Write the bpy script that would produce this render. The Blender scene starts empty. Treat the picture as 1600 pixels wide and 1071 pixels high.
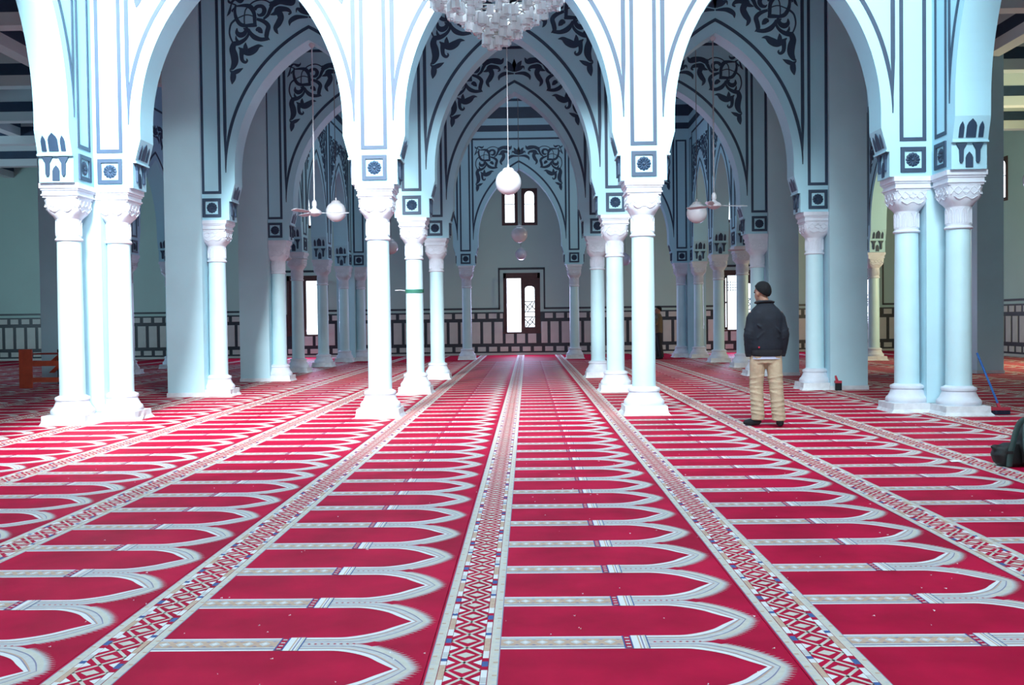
import bpy, bmesh, math, random
from mathutils import Vector, Matrix
random.seed(7)
PI = math.pi
scene = bpy.context.scene
COL = scene.collection

# ------------------------------------------------------------------ camera
FPX, CAM_H = 1500.0, 1.30
cam_data = bpy.data.cameras.new('camera')
cam_data.sensor_fit = 'HORIZONTAL'; cam_data.sensor_width = 36.0
cam_data.lens = FPX / 1600.0 * 36.0
cam_data.clip_start = 0.05; cam_data.clip_end = 300
cam = bpy.data.objects.new('camera', cam_data); COL.objects.link(cam)
_yd = Vector((24.0, 34.5, -FPX)).normalized()           # room depth axis seen from the camera
_rl = 0.0122
_up = Vector((-_rl, 1.0, (34.5 - _rl * 24.0) / FPX)).normalized()
_xd = _yd.cross(_up)
_R = Matrix(((_xd.x, _yd.x, _up.x), (_xd.y, _yd.y, _up.y), (_xd.z, _yd.z, _up.z)))
cam.matrix_world = Matrix.Translation((0, 0, CAM_H)) @ _R.transposed().to_4x4()
scene.camera = cam

# ------------------------------------------------------------------ world, lights, exposure
world = bpy.data.worlds.new('sky'); scene.world = world; world.use_nodes = True
_bg = world.node_tree.nodes['Background']
_bg.inputs['Color'].default_value = (0.80, 0.91, 1.0, 1)
_bg.inputs['Strength'].default_value = 2.6

def area(name, loc, target, sx, sy, power, color):
    l = bpy.data.lights.new(name, 'AREA'); l.shape = 'RECTANGLE'; l.size = sx; l.size_y = sy
    l.energy = power; l.color = color
    o = bpy.data.objects.new(name, l); COL.objects.link(o)
    o.location = loc
    d = Vector(target) - Vector(loc)
    o.rotation_euler = d.to_track_quat('-Z', 'Y').to_euler()
    return o
# daylight through the lantern over the bright hall, its high side windows and the rear hall windows
area('lantern_daylight', (-0.2, 7.2, 11.4), (-0.2, 7.6, 0), 8.0, 8.0, 200, (0.92, 0.97, 1.0))
area('drum_window_daylight', (-4.6, 2.0, 10.1), (-5.6, 13.2, 4.8), 3.4, 1.6, 1900, (0.90, 0.97, 1.0)).data.spread = math.radians(72)
area('drum_window_daylight', (3.2, 2.0, 10.1), (1.6, 13.2, 4.8), 4.2, 1.6, 560, (0.88, 0.97, 1.0)).data.spread = math.radians(75)
area('entrance_daylight', (1.0, -4.4, 3.4), (0.0, 20.0, 2.6), 7.0, 4.0, 260, (0.86, 0.95, 1.0))
area('right_wall_daylight', (14.95, 23.6, 3.5), (6.0, 29.0, 3.6), 3.4, 2.4, 420, (1.0, 0.80, 0.40))
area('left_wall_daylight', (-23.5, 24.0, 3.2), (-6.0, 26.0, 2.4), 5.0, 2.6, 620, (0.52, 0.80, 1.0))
for wx, wp in ((-8.42, 190), (-0.20, 150), (8.02, 190)):
    area('rear_window_daylight', (wx, 36.15, 1.95), (wx*0.9, 27.0, 0.0), 1.1, 2.0, wp, (0.62, 0.60, 1.0))
area('rear_hall_fill', (-0.2, 27.0, 9.5), (-0.2, 27.0, 0), 4.0, 4.0, 130, (0.70, 0.86, 1.0))  # added fill lamp to lift the rear hall; its ceiling has no opening
scene.view_settings.view_transform = 'Standard'
scene.view_settings.look = 'None'
scene.view_settings.gamma = 1.0
scene.view_settings.use_curve_mapping = False
scene.view_settings.exposure = 0.14
scene.cycles.use_denoising = True
scene.cycles.max_bounces = 8
scene.cycles.diffuse_bounces = 5
scene.cycles.transmission_bounces = 6
scene.cycles.transparent_max_bounces = 12
scene.cycles.sample_clamp_indirect = 6.0

# ------------------------------------------------------------------ materials
def mat(name, color, rough=0.6, vary=0.0, scale=4.0, bump=0.0, bscale=40.0, metallic=0.0, spec=0.5, color2=None, sheen=0.0, bdist=0.004):
    m = bpy.data.materials.new(name); m.use_nodes = True
    nt = m.node_tree; b = nt.nodes['Principled BSDF']
    b.inputs['Base Color'].default_value = (*color, 1)
    b.inputs['Roughness'].default_value = rough
    b.inputs['Metallic'].default_value = metallic
    b.inputs['Specular IOR Level'].default_value = spec
    if sheen:
        b.inputs['Sheen Weight'].default_value = sheen
        b.inputs['Sheen Roughness'].default_value = 0.4
    tc = nt.nodes.new('ShaderNodeTexCoord')
    if vary or color2:
        n = nt.nodes.new('ShaderNodeTexNoise'); n.inputs['Scale'].default_value = scale
        n.inputs['Detail'].default_value = 5
        nt.links.new(tc.outputs['Object'], n.inputs['Vector'])
        r = nt.nodes.new('ShaderNodeValToRGB')
        r.color_ramp.elements[0].position = 0.32; r.color_ramp.elements[1].position = 0.68
        c2 = color2 or tuple(c * (1 - vary) for c in color)
        r.color_ramp.elements[0].color = (*c2, 1); r.color_ramp.elements[1].color = (*color, 1)
        nt.links.new(n.outputs['Fac'], r.inputs['Fac'])
        nt.links.new(r.outputs['Color'], b.inputs['Base Color'])
    if bump:
        n = nt.nodes.new('ShaderNodeTexNoise'); n.inputs['Scale'].default_value = bscale
        n.inputs['Detail'].default_value = 4
        nt.links.new(tc.outputs['Object'], n.inputs['Vector'])
        bp = nt.nodes.new('ShaderNodeBump'); bp.inputs['Strength'].default_value = bump
        bp.inputs['Distance'].default_value = bdist
        nt.links.new(n.outputs['Fac'], bp.inputs['Height'])
        nt.links.new(bp.outputs['Normal'], b.inputs['Normal'])
    return m

M = {}
M['paint'] = mat('pale_cyan_paint', (0.37, 0.67, 0.79), 0.55, 0.07, 0.9, 0.10, 25)
M['shaft'] = mat('column_paint', (0.52, 0.78, 0.85), 0.42, 0.08, 2.5, 0.12, 18)
M['pier'] = mat('pier_paint', (0.47, 0.72, 0.81), 0.5, 0.08, 1.5, 0.1, 20)
M['navy'] = mat('navy_paint', (0.020, 0.050, 0.100), 0.55, 0.2, 6)
M['stone'] = mat('carved_white_stone', (0.64, 0.71, 0.80), 0.65, 0.12, 7, 0.35, 30)
M['plaster'] = mat('rough_plaster', (0.68, 0.74, 0.79), 0.8, 0.18, 9, 0.6, 22)
M['backwall'] = mat('far_wall_paint', (0.47, 0.69, 0.61), 0.6, 0.06, 0.7, 0.08, 20)
M['ceiling'] = mat('ceiling_paint', (0.46, 0.62, 0.68), 0.7, 0.06, 1.0)
M['beam'] = mat('beam_paint', (0.62, 0.70, 0.70), 0.6, 0.06, 1.0)
M['marble'] = mat('dado_marble', (0.60, 0.63, 0.56), 0.4, 0.10, 3.0)
M['slate'] = mat('dado_slate', (0.022, 0.034, 0.042), 0.4, 0.2, 8)
M['wood'] = mat('dark_window_wood', (0.085, 0.035, 0.028), 0.5, 0.3, 8)
M['concrete'] = mat('floor_slab', (0.4, 0.38, 0.36), 0.8, 0.1, 3)
M['opal'] = mat('opal_glass', (0.58, 0.60, 0.66), 0.18, 0.0)
M['opal'].node_tree.nodes['Principled BSDF'].inputs['Subsurface Weight'].default_value = 0.0
M['steel'] = mat('painted_steel', (0.62, 0.62, 0.66), 0.35, metallic=0.2)
M['cable'] = mat('cable_grey', (0.30, 0.30, 0.33), 0.5)
M['fan'] = mat('fan_enamel', (0.46, 0.47, 0.52), 0.35)
M['brass'] = mat('dull_metal', (0.35, 0.33, 0.32), 0.3, metallic=0.8)
# carpet
def carpet(name, c, vary=0.14, sc=3.0):
    m = mat(name, c, 0.62, vary, sc, 0.12, 260, spec=0.035, sheen=0.0)
    m.node_tree.nodes['Principled BSDF'].inputs['Sheen Tint'].default_value = (0.85, 0.75, 1.0, 1)
    return m
M['c_red'] = carpet('carpet_crimson', (0.52, 0.005, 0.046), 0.38, 2.6)
M['c_cream'] = carpet('carpet_cream', (0.64, 0.58, 0.51), 0.10, 30)
M['c_white'] = carpet('carpet_white', (0.78, 0.75, 0.74), 0.05, 20)
M['c_grey'] = carpet('carpet_lilac_grey', (0.60, 0.565, 0.56), 0.12, 40)
M['c_tan'] = carpet('carpet_tan', (0.60, 0.40, 0.30), 0.15, 40)
M['c_blue'] = carpet('carpet_blue', (0.07, 0.12, 0.30), 0.15, 40)
M['c_line'] = carpet('carpet_slate_line', (0.27, 0.25, 0.36), 0.1, 40)
M['c_dark'] = carpet('carpet_dark_red', (0.26, 0.008, 0.035), 0.1, 10)

# ------------------------------------------------------------------ mesh helpers
class MB:
    """collects polygons and builds ONE mesh object"""
    def __init__(s): s.v = []; s.f = []; s.m = []
    def poly(s, pts, mi=0):
        b = len(s.v); s.v += [tuple(p) for p in pts]; s.f.append(tuple(range(b, b + len(pts)))); s.m.append(mi)
    def box(s, x0, x1, y0, y1, z0, z1, mi=0):
        b = len(s.v)
        s.v += [(x0,y0,z0),(x1,y0,z0),(x1,y1,z0),(x0,y1,z0),(x0,y0,z1),(x1,y0,z1),(x1,y1,z1),(x0,y1,z1)]
        for q in ((3,2,1,0),(4,5,6,7),(0,1,5,4),(1,2,6,5),(2,3,7,6),(3,0,4,7)):
            s.f.append(tuple(b+i for i in q)); s.m.append(mi)
    def prism(s, pts, a, b_, axis='y', mi=0):
        """extrude a 2D outline between a and b_ along an axis; pts are (u,v) of the other two axes"""
        n = len(pts); b = len(s.v)
        def P(u, v, w): return {'y': (u, w, v), 'z': (u, v, w), 'x': (w, u, v)}[axis]
        s.v += [P(u, v, a) for u, v in pts] + [P(u, v, b_) for u, v in pts]
        s.f.append(tuple(b + i for i in range(n))); s.f.append(tuple(b + n + i for i in reversed(range(n)))); s.m += [mi, mi]
        for i in range(n):
            j = (i + 1) % n
            s.f.append((b+j, b+i, b+n+i, b+n+j)); s.m.append(mi)
    def lathe(s, prof, seg=24, c=(0,0,0), mi=0, cap=True):
        b = len(s.v); n = len(prof)
        for k in range(seg):
            a = 2*PI*k/seg
            for r, z in prof: s.v.append((c[0]+r*math.cos(a), c[1]+r*math.sin(a), c[2]+z))
        for k in range(seg):
            k2 = (k+1) % seg
            for i in range(n-1):
                s.f.append((b+k*n+i, b+k2*n+i, b+k2*n+i+1, b+k*n+i+1)); s.m.append(mi)
        if cap:
            s.f.append(tuple(b+k*n for k in reversed(range(seg)))); s.m.append(mi)
            s.f.append(tuple(b+k*n+n-1 for k in range(seg))); s.m.append(mi)
    def tube(s, pts, rad, seg=8, mi=0):
        """round bar along a polyline; rad is a number or one (ra, rb) or number per point"""
        b = len(s.v); n = len(pts)
        pts = [Vector(p) for p in pts]
        for i, p in enumerate(pts):
            t = (pts[min(i+1,n-1)] - pts[max(i-1,0)])
            t = t.normalized() if t.length > 1e-9 else Vector((0,0,1))
            ref = Vector((0,1,0)) if abs(t.y) < 0.9 else Vector((1,0,0))
            e1 = ref.cross(t).normalized(); e2 = t.cross(e1)
            r = rad[i] if isinstance(rad, list) else rad
            ra, rb = r if isinstance(r, tuple) else (r, r)
            for k in range(seg):
                a = 2*PI*k/seg
                s.v.append(tuple(p + e1*(ra*math.cos(a)) + e2*(rb*math.sin(a))))
        for i in range(n-1):
            for k in range(seg):
                k2 = (k+1) % seg
                s.f.append((b+i*seg+k, b+i*seg+k2, b+(i+1)*seg+k2, b+(i+1)*seg+k)); s.m.append(mi)
        s.f.append(tuple(b+k for k in reversed(range(seg)))); s.m.append(mi)
        s.f.append(tuple(b+(n-1)*seg+k for k in range(seg))); s.m.append(mi)
    def ball(s, c, r, seg=16, ring=10, mi=0):
        rx, ry, rz = r if isinstance(r, (list, tuple)) else (r, r, r)
        b = len(s.v)
        s.v.append((c[0], c[1], c[2]-rz))
        for i in range(1, ring):
            t = -PI/2 + PI*i/ring
            for k in range(seg):
                a = 2*PI*k/seg
                s.v.append((c[0]+rx*math.cos(t)*math.cos(a), c[1]+ry*math.cos(t)*math.sin(a), c[2]+rz*math.sin(t)))
        s.v.append((c[0], c[1], c[2]+rz)); top = len(s.v)-1
        for k in range(seg):
            k2 = (k+1) % seg
            s.f.append((b, b+1+k2, b+1+k)); s.m.append(mi)
            for i in range(ring-2):
                s.f.append((b+1+i*seg+k, b+1+i*seg+k2, b+1+(i+1)*seg+k2, b+1+(i+1)*seg+k)); s.m.append(mi)
            s.f.append((top, b+1+(ring-2)*seg+k, b+1+(ring-2)*seg+k2)); s.m.append(mi)
    def mesh(s, name, mats, smooth=None):
        me = bpy.data.meshes.new(name); me.from_pydata(s.v, [], s.f); 
        for m in (mats if isinstance(mats, (list, tuple)) else [mats]): me.materials.append(m)
        if len(set(s.m)) > 1: me.polygons.foreach_set('material_index', s.m)
        if smooth is not None:
            me.polygons.foreach_set('use_smooth', [True]*len(me.polygons))
            if smooth < 180: me.set_sharp_from_angle(angle=math.radians(smooth))
        me.update(); return me
    def build(s, name, mats, parent=None, smooth=None, loc=(0,0,0), rot=(0,0,0)):
        return link(name, s.mesh(name, mats, smooth), parent, loc, rot)

def link(name, me, parent=None, loc=(0,0,0), rot=(0,0,0), scale=(1,1,1)):
    o = bpy.data.objects.new(name, me); COL.objects.link(o)
    o.parent = parent; o.location = loc; o.rotation_euler = rot; o.scale = scale
    return o
def tag(o, label, cat, group=None):
    o['label'] = label; o['category'] = cat
    if group: o['group'] = group
    return o
def thing(name, label, cat, loc=(0,0,0), rz=0, group=None):
    o = link(name, None, None, loc, (0,0,rz)); o.empty_display_size = 0.2
    return tag(o, label, cat, group)
def struct(o, label=None):
    o['kind'] = 'structure'
    if label: o['label'] = label
    return o
def copy_tree(o, parent=None):
    c = o.copy(); COL.objects.link(c); c.parent = parent
    for ch in o.children: copy_tree(ch, c)
    return c
def catmull(pts, n=6):
    """smooth polyline through tuples of any length"""
    out = []; P = [pts[0]] + list(pts) + [pts[-1]]
    for i in range(1, len(P)-2):
        p0, p1, p2, p3 = P[i-1], P[i], P[i+1], P[i+2]
        for k in range(n):
            t = k / n
            out.append(tuple(0.5*((2*b)+(-a+c)*t+(2*a-5*b+4*c-d)*t*t+(-a+3*b-3*c+d)*t**3) for a, b, c, d in zip(p0,p1,p2,p3)))
    out.append(tuple(pts[-1])); return out
def ribbon2d(pts):
    """(x, y, width) polyline -> left and right edges"""
    L, Rr = [], []; n = len(pts)
    for i, (x, y, w) in enumerate(pts):
        a, b = pts[max(i-1,0)], pts[min(i+1,n-1)]
        dx, dy = b[0]-a[0], b[1]-a[1]; l = math.hypot(dx, dy) or 1
        nx, ny = -dy/l, dx/l
        L.append((x+nx*w/2, y+ny*w/2)); Rr.append((x-nx*w/2, y-ny*w/2))
    return L, Rr

# ------------------------------------------------------------------ layout of the place (metres, camera stands at 0,0)
ROW = [13.2, 17.4, 21.7, 32.4]                 # cross arcades
CX = [-5.63, -2.04, 1.59, 5.18]                # their column axes
PX_L, PX_R = -6.08, 5.66                       # side arcade lines
OUT_L, OUT_R = -10.62, 10.22                   # outer arcade lines
SIDE_Y = [22.2, 25.35, 28.5, 31.8]             # columns of the side arcades of the rear hall
WALL_Y = 36.3
XL, XR = -24.0, 15.1
CEIL = 8.3
T = 0.45                                       # arcade wall thickness
BB = 3.165                                     # underside of the arcade walls = top of capitals

# floor slab
f = MB(); f.box(XL-0.3, XR+0.3, -4.5, WALL_Y+0.3, -0.20, -0.012)
struct(f.build('floor', M['concrete']))

# ------------------------------------------------------------------ prayer carpets
def carpet_mesh():
    W, P, Y0, N = 1.392, 0.568, 3.84, 58
    n0 = -10
    ya, yb = Y0 + (n0-0.5)*P, WALL_Y - 0.03
    mb = MB()
    RED, CRE, WHI, GRE, TAN, BLU, LIN, DRK = range(8)
    mb.box(0, W, ya, yb, -0.012, 0.0, RED)
    def quad(x0, x1, y0, y1, z, mi):
        y0 = max(y0, ya); y1 = min(y1, yb)
        if y1 > y0: mb.poly([(x0,y0,z),(x1,y0,z),(x1,y1,z),(x0,y1,z)], mi)
    def pol(pts, z, mi):
        if all(ya < p[1] < yb for p in pts): mb.poly([(x,y,z) for x, y in pts], mi)
    z1, z2, z3, z4 = 0.0006, 0.0012, 0.0018, 0.0024
    # border strip with diamonds
    b0, b1 = 0.012, 0.270
    cw, bw = 0.035, 0.026
    quad(b0-0.004, b1+0.004, ya, yb, z1, LIN)
    quad(b0, b0+cw, ya, yb, z2, CRE); quad(b1-cw, b1, ya, yb, z2, CRE)
    quad(b0+cw, b1-cw, ya, yb, z2, DRK)
    quad(b0+cw+0.003, b0+cw+bw, ya, yb, z3, WHI); quad(b1-cw-bw, b1-cw-0.003, ya, yb, z3, WHI)
    f0, f1 = b0+cw+bw+0.002, b1-cw-bw-0.002; fc = (f0+f1)/2
    quad(f0, f1, ya, yb, z3, RED)
    dp = 0.164; nd = int((yb-ya)/dp)
    for k in range(nd):
        yc = ya + (k+0.5)*dp; h = dp/2
        pol([(fc-0.036,yc),(fc,yc-0.030),(fc+0.036,yc),(fc,yc+0.030)], z4, CRE)
        for s in (-1, 1):
            e = f0 if s < 0 else f1
            lw = 0.011
            pol([(fc,yc-h-lw),(e,yc-lw),(e,yc+lw),(fc,yc-h+lw)], z4, CRE)
            pol([(fc,yc+h-lw),(e,yc-lw),(e,yc+lw),(fc,yc+h+lw)], z4, CRE)
            pol([(e,yc+h-0.030),(e-s*0.032,yc+h),(e,yc+h+0.030)], z4, WHI)
    # knotted ribs of the outer cream bands
    nr = int(22.0/0.045)
    for k in range(nr):
        y = ya + k*0.045
        quad(b0+0.002, b0+cw*0.55, y, y+0.014, z3, TAN if k % 3 == 0 else GRE)
        quad(b1-cw*0.55, b1-0.002, y+0.02, y+0.034, z3, TAN if k % 3 == 1 else GRE)
    # teeth helper data of the niche arch (right-pointing), measured from the band centre line
    inner = catmull([(0.85,0.0745),(0.95,0.0745),(1.027,0.078),(1.095,0.105),(1.16,0.150),(1.214,0.212),(1.278,0.284)], 5)
    outer = catmull([(0.85,0.0),(0.98,0.0),(1.10,0.004),(1.165,0.040),(1.235,0.096),(1.305,0.186),(1.345,0.284)], 5)
    m_ = len(inner)
    def mixp(t, i): return (inner[i][0]*(1-t)+outer[i][0]*t, inner[i][1]*(1-t)+outer[i][1]*t)
    for n in range(n0, n0+N):
        yc = Y0 + n*P
        near = yc < 16
        # border side bars
        for (xa, xb, ph) in ((b0+cw+0.003, b0+cw+bw, 0.0), (b1-cw-bw, b1-cw-0.003, 0.30)):
            for (o, l, c) in ((0.0,0.055,BLU),(0.055,0.035,RED),(-0.035,0.035,RED),(0.17,0.15,TAN),(0.36,0.03,BLU),(0.40,0.06,GRE)):
                quad(xa, xb, yc+ph+o, yc+ph+o+l, z4, c)
        # divider band
        xe = 0.766
        quad(b1+0.004, 0.85, yc-0.0745, yc+0.0745, z1, WHI)
        quad(b1+0.004, xe, yc-0.058, yc+0.058, z2, LIN)
        quad(b1+0.004, xe, yc-0.051, yc+0.051, z3, GRE)
        quad(b1+0.004, xe, yc-0.036, yc+0.036, z4, TAN)
        if near:
            for k in range(7):
                xc = b1+0.035+k*0.068
                pol([(xc-0.024,yc),(xc,yc-0.028),(xc+0.024,yc),(xc,yc+0.028)], z4+0.0005, GRE)
                pol([(xc-0.012,yc),(xc,yc-0.014),(xc+0.012,yc),(xc,yc+0.014)], z4+0.0009, WHI)
                for s in (-1, 1):
                    pol([(xc+0.022,yc+s*0.030),(xc+0.034,yc+s*0.022),(xc+0.046,yc+s*0.030),(xc+0.034,yc+s*0.034)], z4+0.0005, LIN)
        # clasp: blue edged red block and white block
        quad(xe, 0.8025, yc-0.0745, yc+0.0745, z3, BLU); quad(xe+0.006, 0.7965, yc-0.072, yc+0.072, z4, RED)
        for k in range(4): quad(xe+0.010, 0.793, yc-0.066+k*0.036, yc-0.052+k*0.036, z4+0.0005, GRE)
        quad(0.8025, 0.862, yc-0.079, yc+0.079, z3, WHI)
        quad(0.828, 0.834, yc-0.079, yc+0.079, z4, TAN); quad(0.840, 0.846, yc-0.079, yc+0.079, z4, LIN)
        quad(0.852, 0.862, yc-0.079, yc+0.079, z4, CRE); quad(0.862, 0.867, yc-0.079, yc+0.079, z4, BLU)
        # the two half arches that leave the band
        for s in (-1, 1):
            def Q(ta, tb, i, z, mi):
                a, b, c, d = mixp(ta,i), mixp(tb,i), mixp(tb,i+1), mixp(ta,i+1)
                pol([(p[0], yc+s*p[1]) for p in (a,b,c,d)], z, mi)
            for i in range(m_-1):
                Q(0.0, 1.0, i, z1, GRE); Q(-0.06, 0.20, i, z2, WHI)
                Q(0.26, 0.34, i, z2, TAN); 
                if near: Q(0.20, 0.26, i, z2, LIN); Q(0.62, 0.68, i, z2, LIN)
                Q(0.70, 0.96, i, z2, CRE) if i > m_*0.45 else None
                if i > m_*0.42 and yc < 20:
                    a, b = outer[i], outer[i+1]
                    for q in range(2):
                        t0, t1 = q/2, (q+1)/2
                        pa = (a[0]+(b[0]-a[0])*t0, a[1]+(b[1]-a[1])*t0); pb = (a[0]+(b[0]-a[0])*t1, a[1]+(b[1]-a[1])*t1)
                        ex, ey = pb[0]-pa[0], pb[1]-pa[1]; el_ = math.hypot(ex, ey) or 1
                        tl = 0.024 if (i*2+q) % 2 else 0.036
                        tip = ((pa[0]+pb[0])/2 + tl*(0.55*ey/el_+0.65), (pa[1]+pb[1])/2 - tl*0.45*ex/el_)
                        pol([(pa[0],yc+s*pa[1]),(tip[0],yc+s*tip[1]),(pb[0],yc+s*pb[1])], z1, GRE)
        if near:
            for k in range(8):
                xc = 0.885+k*0.026
                pol([(xc,yc),(xc+0.008,yc-0.006),(xc+0.016,yc),(xc+0.008,yc+0.006)], z3, RED)
    return mb.mesh('prayer_carpet', [M[k] for k in ('c_red','c_cream','c_white','c_grey','c_tan','c_blue','c_line','c_dark')])
CARPET = carpet_mesh()
kk = 0
x = -0.396
while x > XL: x -= 1.395
x += 1.395
while x + 1.392 < XR:
    c = link('prayer_carpet', CARPET, None, (x, 0, 0))
    lab, grp = 'long crimson prayer carpet with cream niches and a diamond border', 'prayer carpets laid side by side over the whole floor'
    for at_x, text in ((-0.215, 'crimson prayer carpet running under the chandelier towards the open window'), (2.84, 'crimson prayer carpet on which the man in the jacket walks'),
                       (4.22, 'crimson prayer carpet on which the black backpack stands'), (-2.04, 'crimson prayer carpet under the column tied with green cord'),
                       (6.12, 'crimson prayer carpet on which the blue broom stands'), (-10.0, 'crimson prayer carpet under the orange red wooden rack')):
        if x <= at_x < x + 1.395: lab = text
    tag(c, lab, 'carpet', grp)
    x += 1.395

# ------------------------------------------------------------------ arcade walls
def arch_profile(half):
    """left edge of an opening: (inset from column axis, height), bottom to apex; half = distance between axes / 2"""
    a = half - 0.42
    pts = [(0.31, BB), (0.31, 3.50), (0.345, 3.50), (0.345, 3.54), (0.42, 3.82)]
    v0 = 3.62 + 0.284*a; R = 1.953*a
    tmax = math.acos((R - a)/R)
    for i in range(0, 25):
        t = tmax*i/24
        pts.append((0.42 + R*(1-math.cos(t)), v0 + R*math.sin(t)))
    return pts, a, R, v0, tmax

SH = {}      # shared decoration meshes
def niche_outline(w, h, n=4):
    pts = [(-w/2, 0), (w/2, 0), (w/2, h*0.62)]
    pts += [(w/2*0.72, h*0.80), (0, h), (-w/2*0.72, h*0.80)]
    pts += [(-w/2, h*0.62)]
    return pts
def make_shared():
    m = MB(); w, t = 0.335, 0.052
    for (x0,x1,z0,z1) in ((-w/2,w/2,-w/2,-w/2+t),(-w/2,w/2,w/2-t,w/2),(-w/2,-w/2+t,-w/2+t,w/2-t),(w/2-t,w/2,-w/2+t,w/2-t)):
        m.box(x0,x1,-0.022,0.0,z0,z1)
    SH['rosette_frame'] = m.mesh('rosette_frame', M['navy'])
    m = MB(); n = 12
    for k in range(n):
        a = 2*PI*k/n
        ca, sa = math.cos(a), math.sin(a)
        pr = [(0.018,0.006),(0.075,0.024),(0.092,0.018),(0.097,0.0),(0.092,-0.018),(0.075,-0.024),(0.018,-0.006)]
        top = [(p[0]*ca-p[1]*sa, p[0]*sa+p[1]*ca) for p in pr]
        c = (0.062*ca, -0.020, 0.062*sa)
        for i in range(len(top)):
            j = (i+1) % len(top)
            m.poly([(top[i][0],0,top[i][1]), (top[j][0],0,top[j][1]), c])
    m.lathe([(0.0,0.0)], 3) if False else None
    b = MB(); 
    m.ball((0,-0.006,0), (0.022,0.016,0.022), 10, 6)
    SH['rosette'] = m.mesh('rosette', M['navy'])
    # bracket pieces, on a face whose outward normal is +x, y along the wall thickness
    def leaf(w, h, d):
        m = MB(); pts = niche_outline(w, h)
        m.prism(pts, -0.004, d, 'x'); return m
    SH['niche_small'] = leaf(0.062, 0.20, 0.010).mesh('niche', M['navy'])
    SH['niche_big'] = leaf(0.125, 0.235, 0.010).mesh('niche', M['navy'])
    SH['niche_low'] = leaf(0.095, 0.20, 0.010).mesh('niche', M['navy'])
    m = MB()
    pr = [(0.0, 0.285), (0.032, 0.285), (0.030, 0.255), (0.018, 0.21), (0.014, 0.06), (0.008, 0.035), (0.0, 0.03)]
    for (hw, zz0, zz1) in ():
        pass
    # corbel: wide at the top, narrow stem, rounded foot
    ol = [(-0.068,0.285),(-0.05,0.25),(-0.026,0.205),(-0.022,0.06),(-0.012,0.04),(0.012,0.04),(0.022,0.06),(0.026,0.205),(0.05,0.25),(0.068,0.285)]
    m.prism(ol, -0.004, 0.030, 'x')
    SH['corbel'] = m.mesh('corbel', M['navy'])
    m = MB(); m.box(-0.004, 0.048, -T/2-0.006, T/2+0.006, -0.012, 0.012)
    SH['ledge'] = m.mesh('ledge', M['paint'])
make_shared()

# arabesque traced as tapering ribbons; units below: 690 per metre, x from the arch axis, y from the apex
ARB = [
 [(185,550,60),(165,620,78),(185,700,92),(190,780,85),(160,850,50),(125,872,8)],
 [(125,880,10),(170,908,46),(230,888,52),(292,856,4)],
 [(165,895,50),(168,950,72),(160,1000,58),(150,1050,8)],
 [(240,600,10),(290,640,60),(360,662,88),(430,632,88),(490,588,45),(547,592,4)],
 [(330,542,4),(325,590,50),(330,645,60)],
 [(285,630,70),(275,700,52),(285,760,45),(320,785,34),(345,765,22),(335,742,12)],
 [(170,540,18),(140,470,19),(132,400,19),(155,310,21),(215,255,24)],
 [(225,365,10),(225,420,48),(265,450,66),(315,432,56),(332,390,40),(305,366,12)],
 [(170,557,60),(250,545,55),(320,505,40),(362,450,30),(365,400,28),(340,355,32)],
 [(210,455,4),(215,500,30),(240,540,40)],
 [(345,340,40),(270,320,50),(225,260,46),(205,190,36),(205,130,30),(218,78,22)],
 [(285,335,20),(360,335,40),(440,332,46),(468,348,18)],
 [(450,345,40),(445,270,42),(440,190,46),(400,112,60),(330,90,40),(225,96,16)],
 [(320,330,14),(318,240,14),(332,150,14),(372,100,14)],
 [(240,242,13),(330,206,13),(400,213,13),(470,245,15)],
 [(445,140,50),(480,105,42),(540,105,46),(568,150,56),(548,200,48),(500,212,30),(478,190,8)],
 [(555,258,24),(608,212,38),(640,145,46),(668,85,50),(645,48,16)],
 [(385,85,14),(440,45,16),(520,24,16),(590,35,16),(655,75,20)],
 [(640,112,50),(690,72,74),(760,45,72),(850,52,90),(915,62,70),(952,6,8)],
 [(640,210,8),(700,190,52),(740,150,82),(800,140,62),(860,152,48),(892,188,26),(862,208,18)],
 [(740,170,80),(770,240,76),(742,310,76),(702,370,56),(715,420,34),(736,446,4)],
 [(470,258,30),(560,290,50),(612,345,56),(596,420,56),(590,480,50),(628,516,6)],
 [(605,500,40),(520,508,50),(440,480,62),(392,430,46),(370,375,20)],
 [(458,398,20),(490,385,66),(520,410,52),(540,432,6)],
 [(215,80,16),(165,62,18),(132,42,30),(120,12,8)],
 [(165,72,16),(172,42,28),(210,18,20),(268,40,44),(308,22,20),(312,-4,6)],
 [(160,72,16),(150,112,20),(135,168,32),(104,216,4)],
 [(195,118,12),(170,152,20),(180,165,8)],
]
PAL = [
 [(1110,222,10),(1110,130,72),(1110,28,8)],
 [(1098,216,8),(1035,172,58),(972,140,28),(960,185,8)],
 [(1098,205,8),(1045,120,68),(1000,52,10)],
 [(1104,246,18),(1000,240,46),(940,252,60),(885,292,48),(874,346,6)],
]
def arab_mesh(ribs, sx, mirror, axis_mirror=False, name='arabesque'):
    m = MB(); d = 0.008
    for k, r in enumerate(ribs):
        for mir in ((1, -1) if axis_mirror else (mirror,)):
            pts = [((x-1110)/690*sx*mir, (520-y)/690, w/690) for x, y, w in r]
            L, Rr = ribbon2d(catmull(pts, 5))
            dd = d + 0.0003*(k % 7)
            for i in range(len(L)-1):
                q = [L[i], Rr[i], Rr[i+1], L[i+1]]
                m.poly([(a, -dd, b) for a, b in q])
            edge = L + Rr[::-1]
            for i in range(len(edge)):
                a, b = edge[i], edge[(i+1) % len(edge)]
                m.poly([(a[0],-dd,a[1]),(b[0],-dd,b[1]),(b[0],0,b[1]),(a[0],0,a[1])])
    return m.mesh(name, M['navy'])

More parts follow.
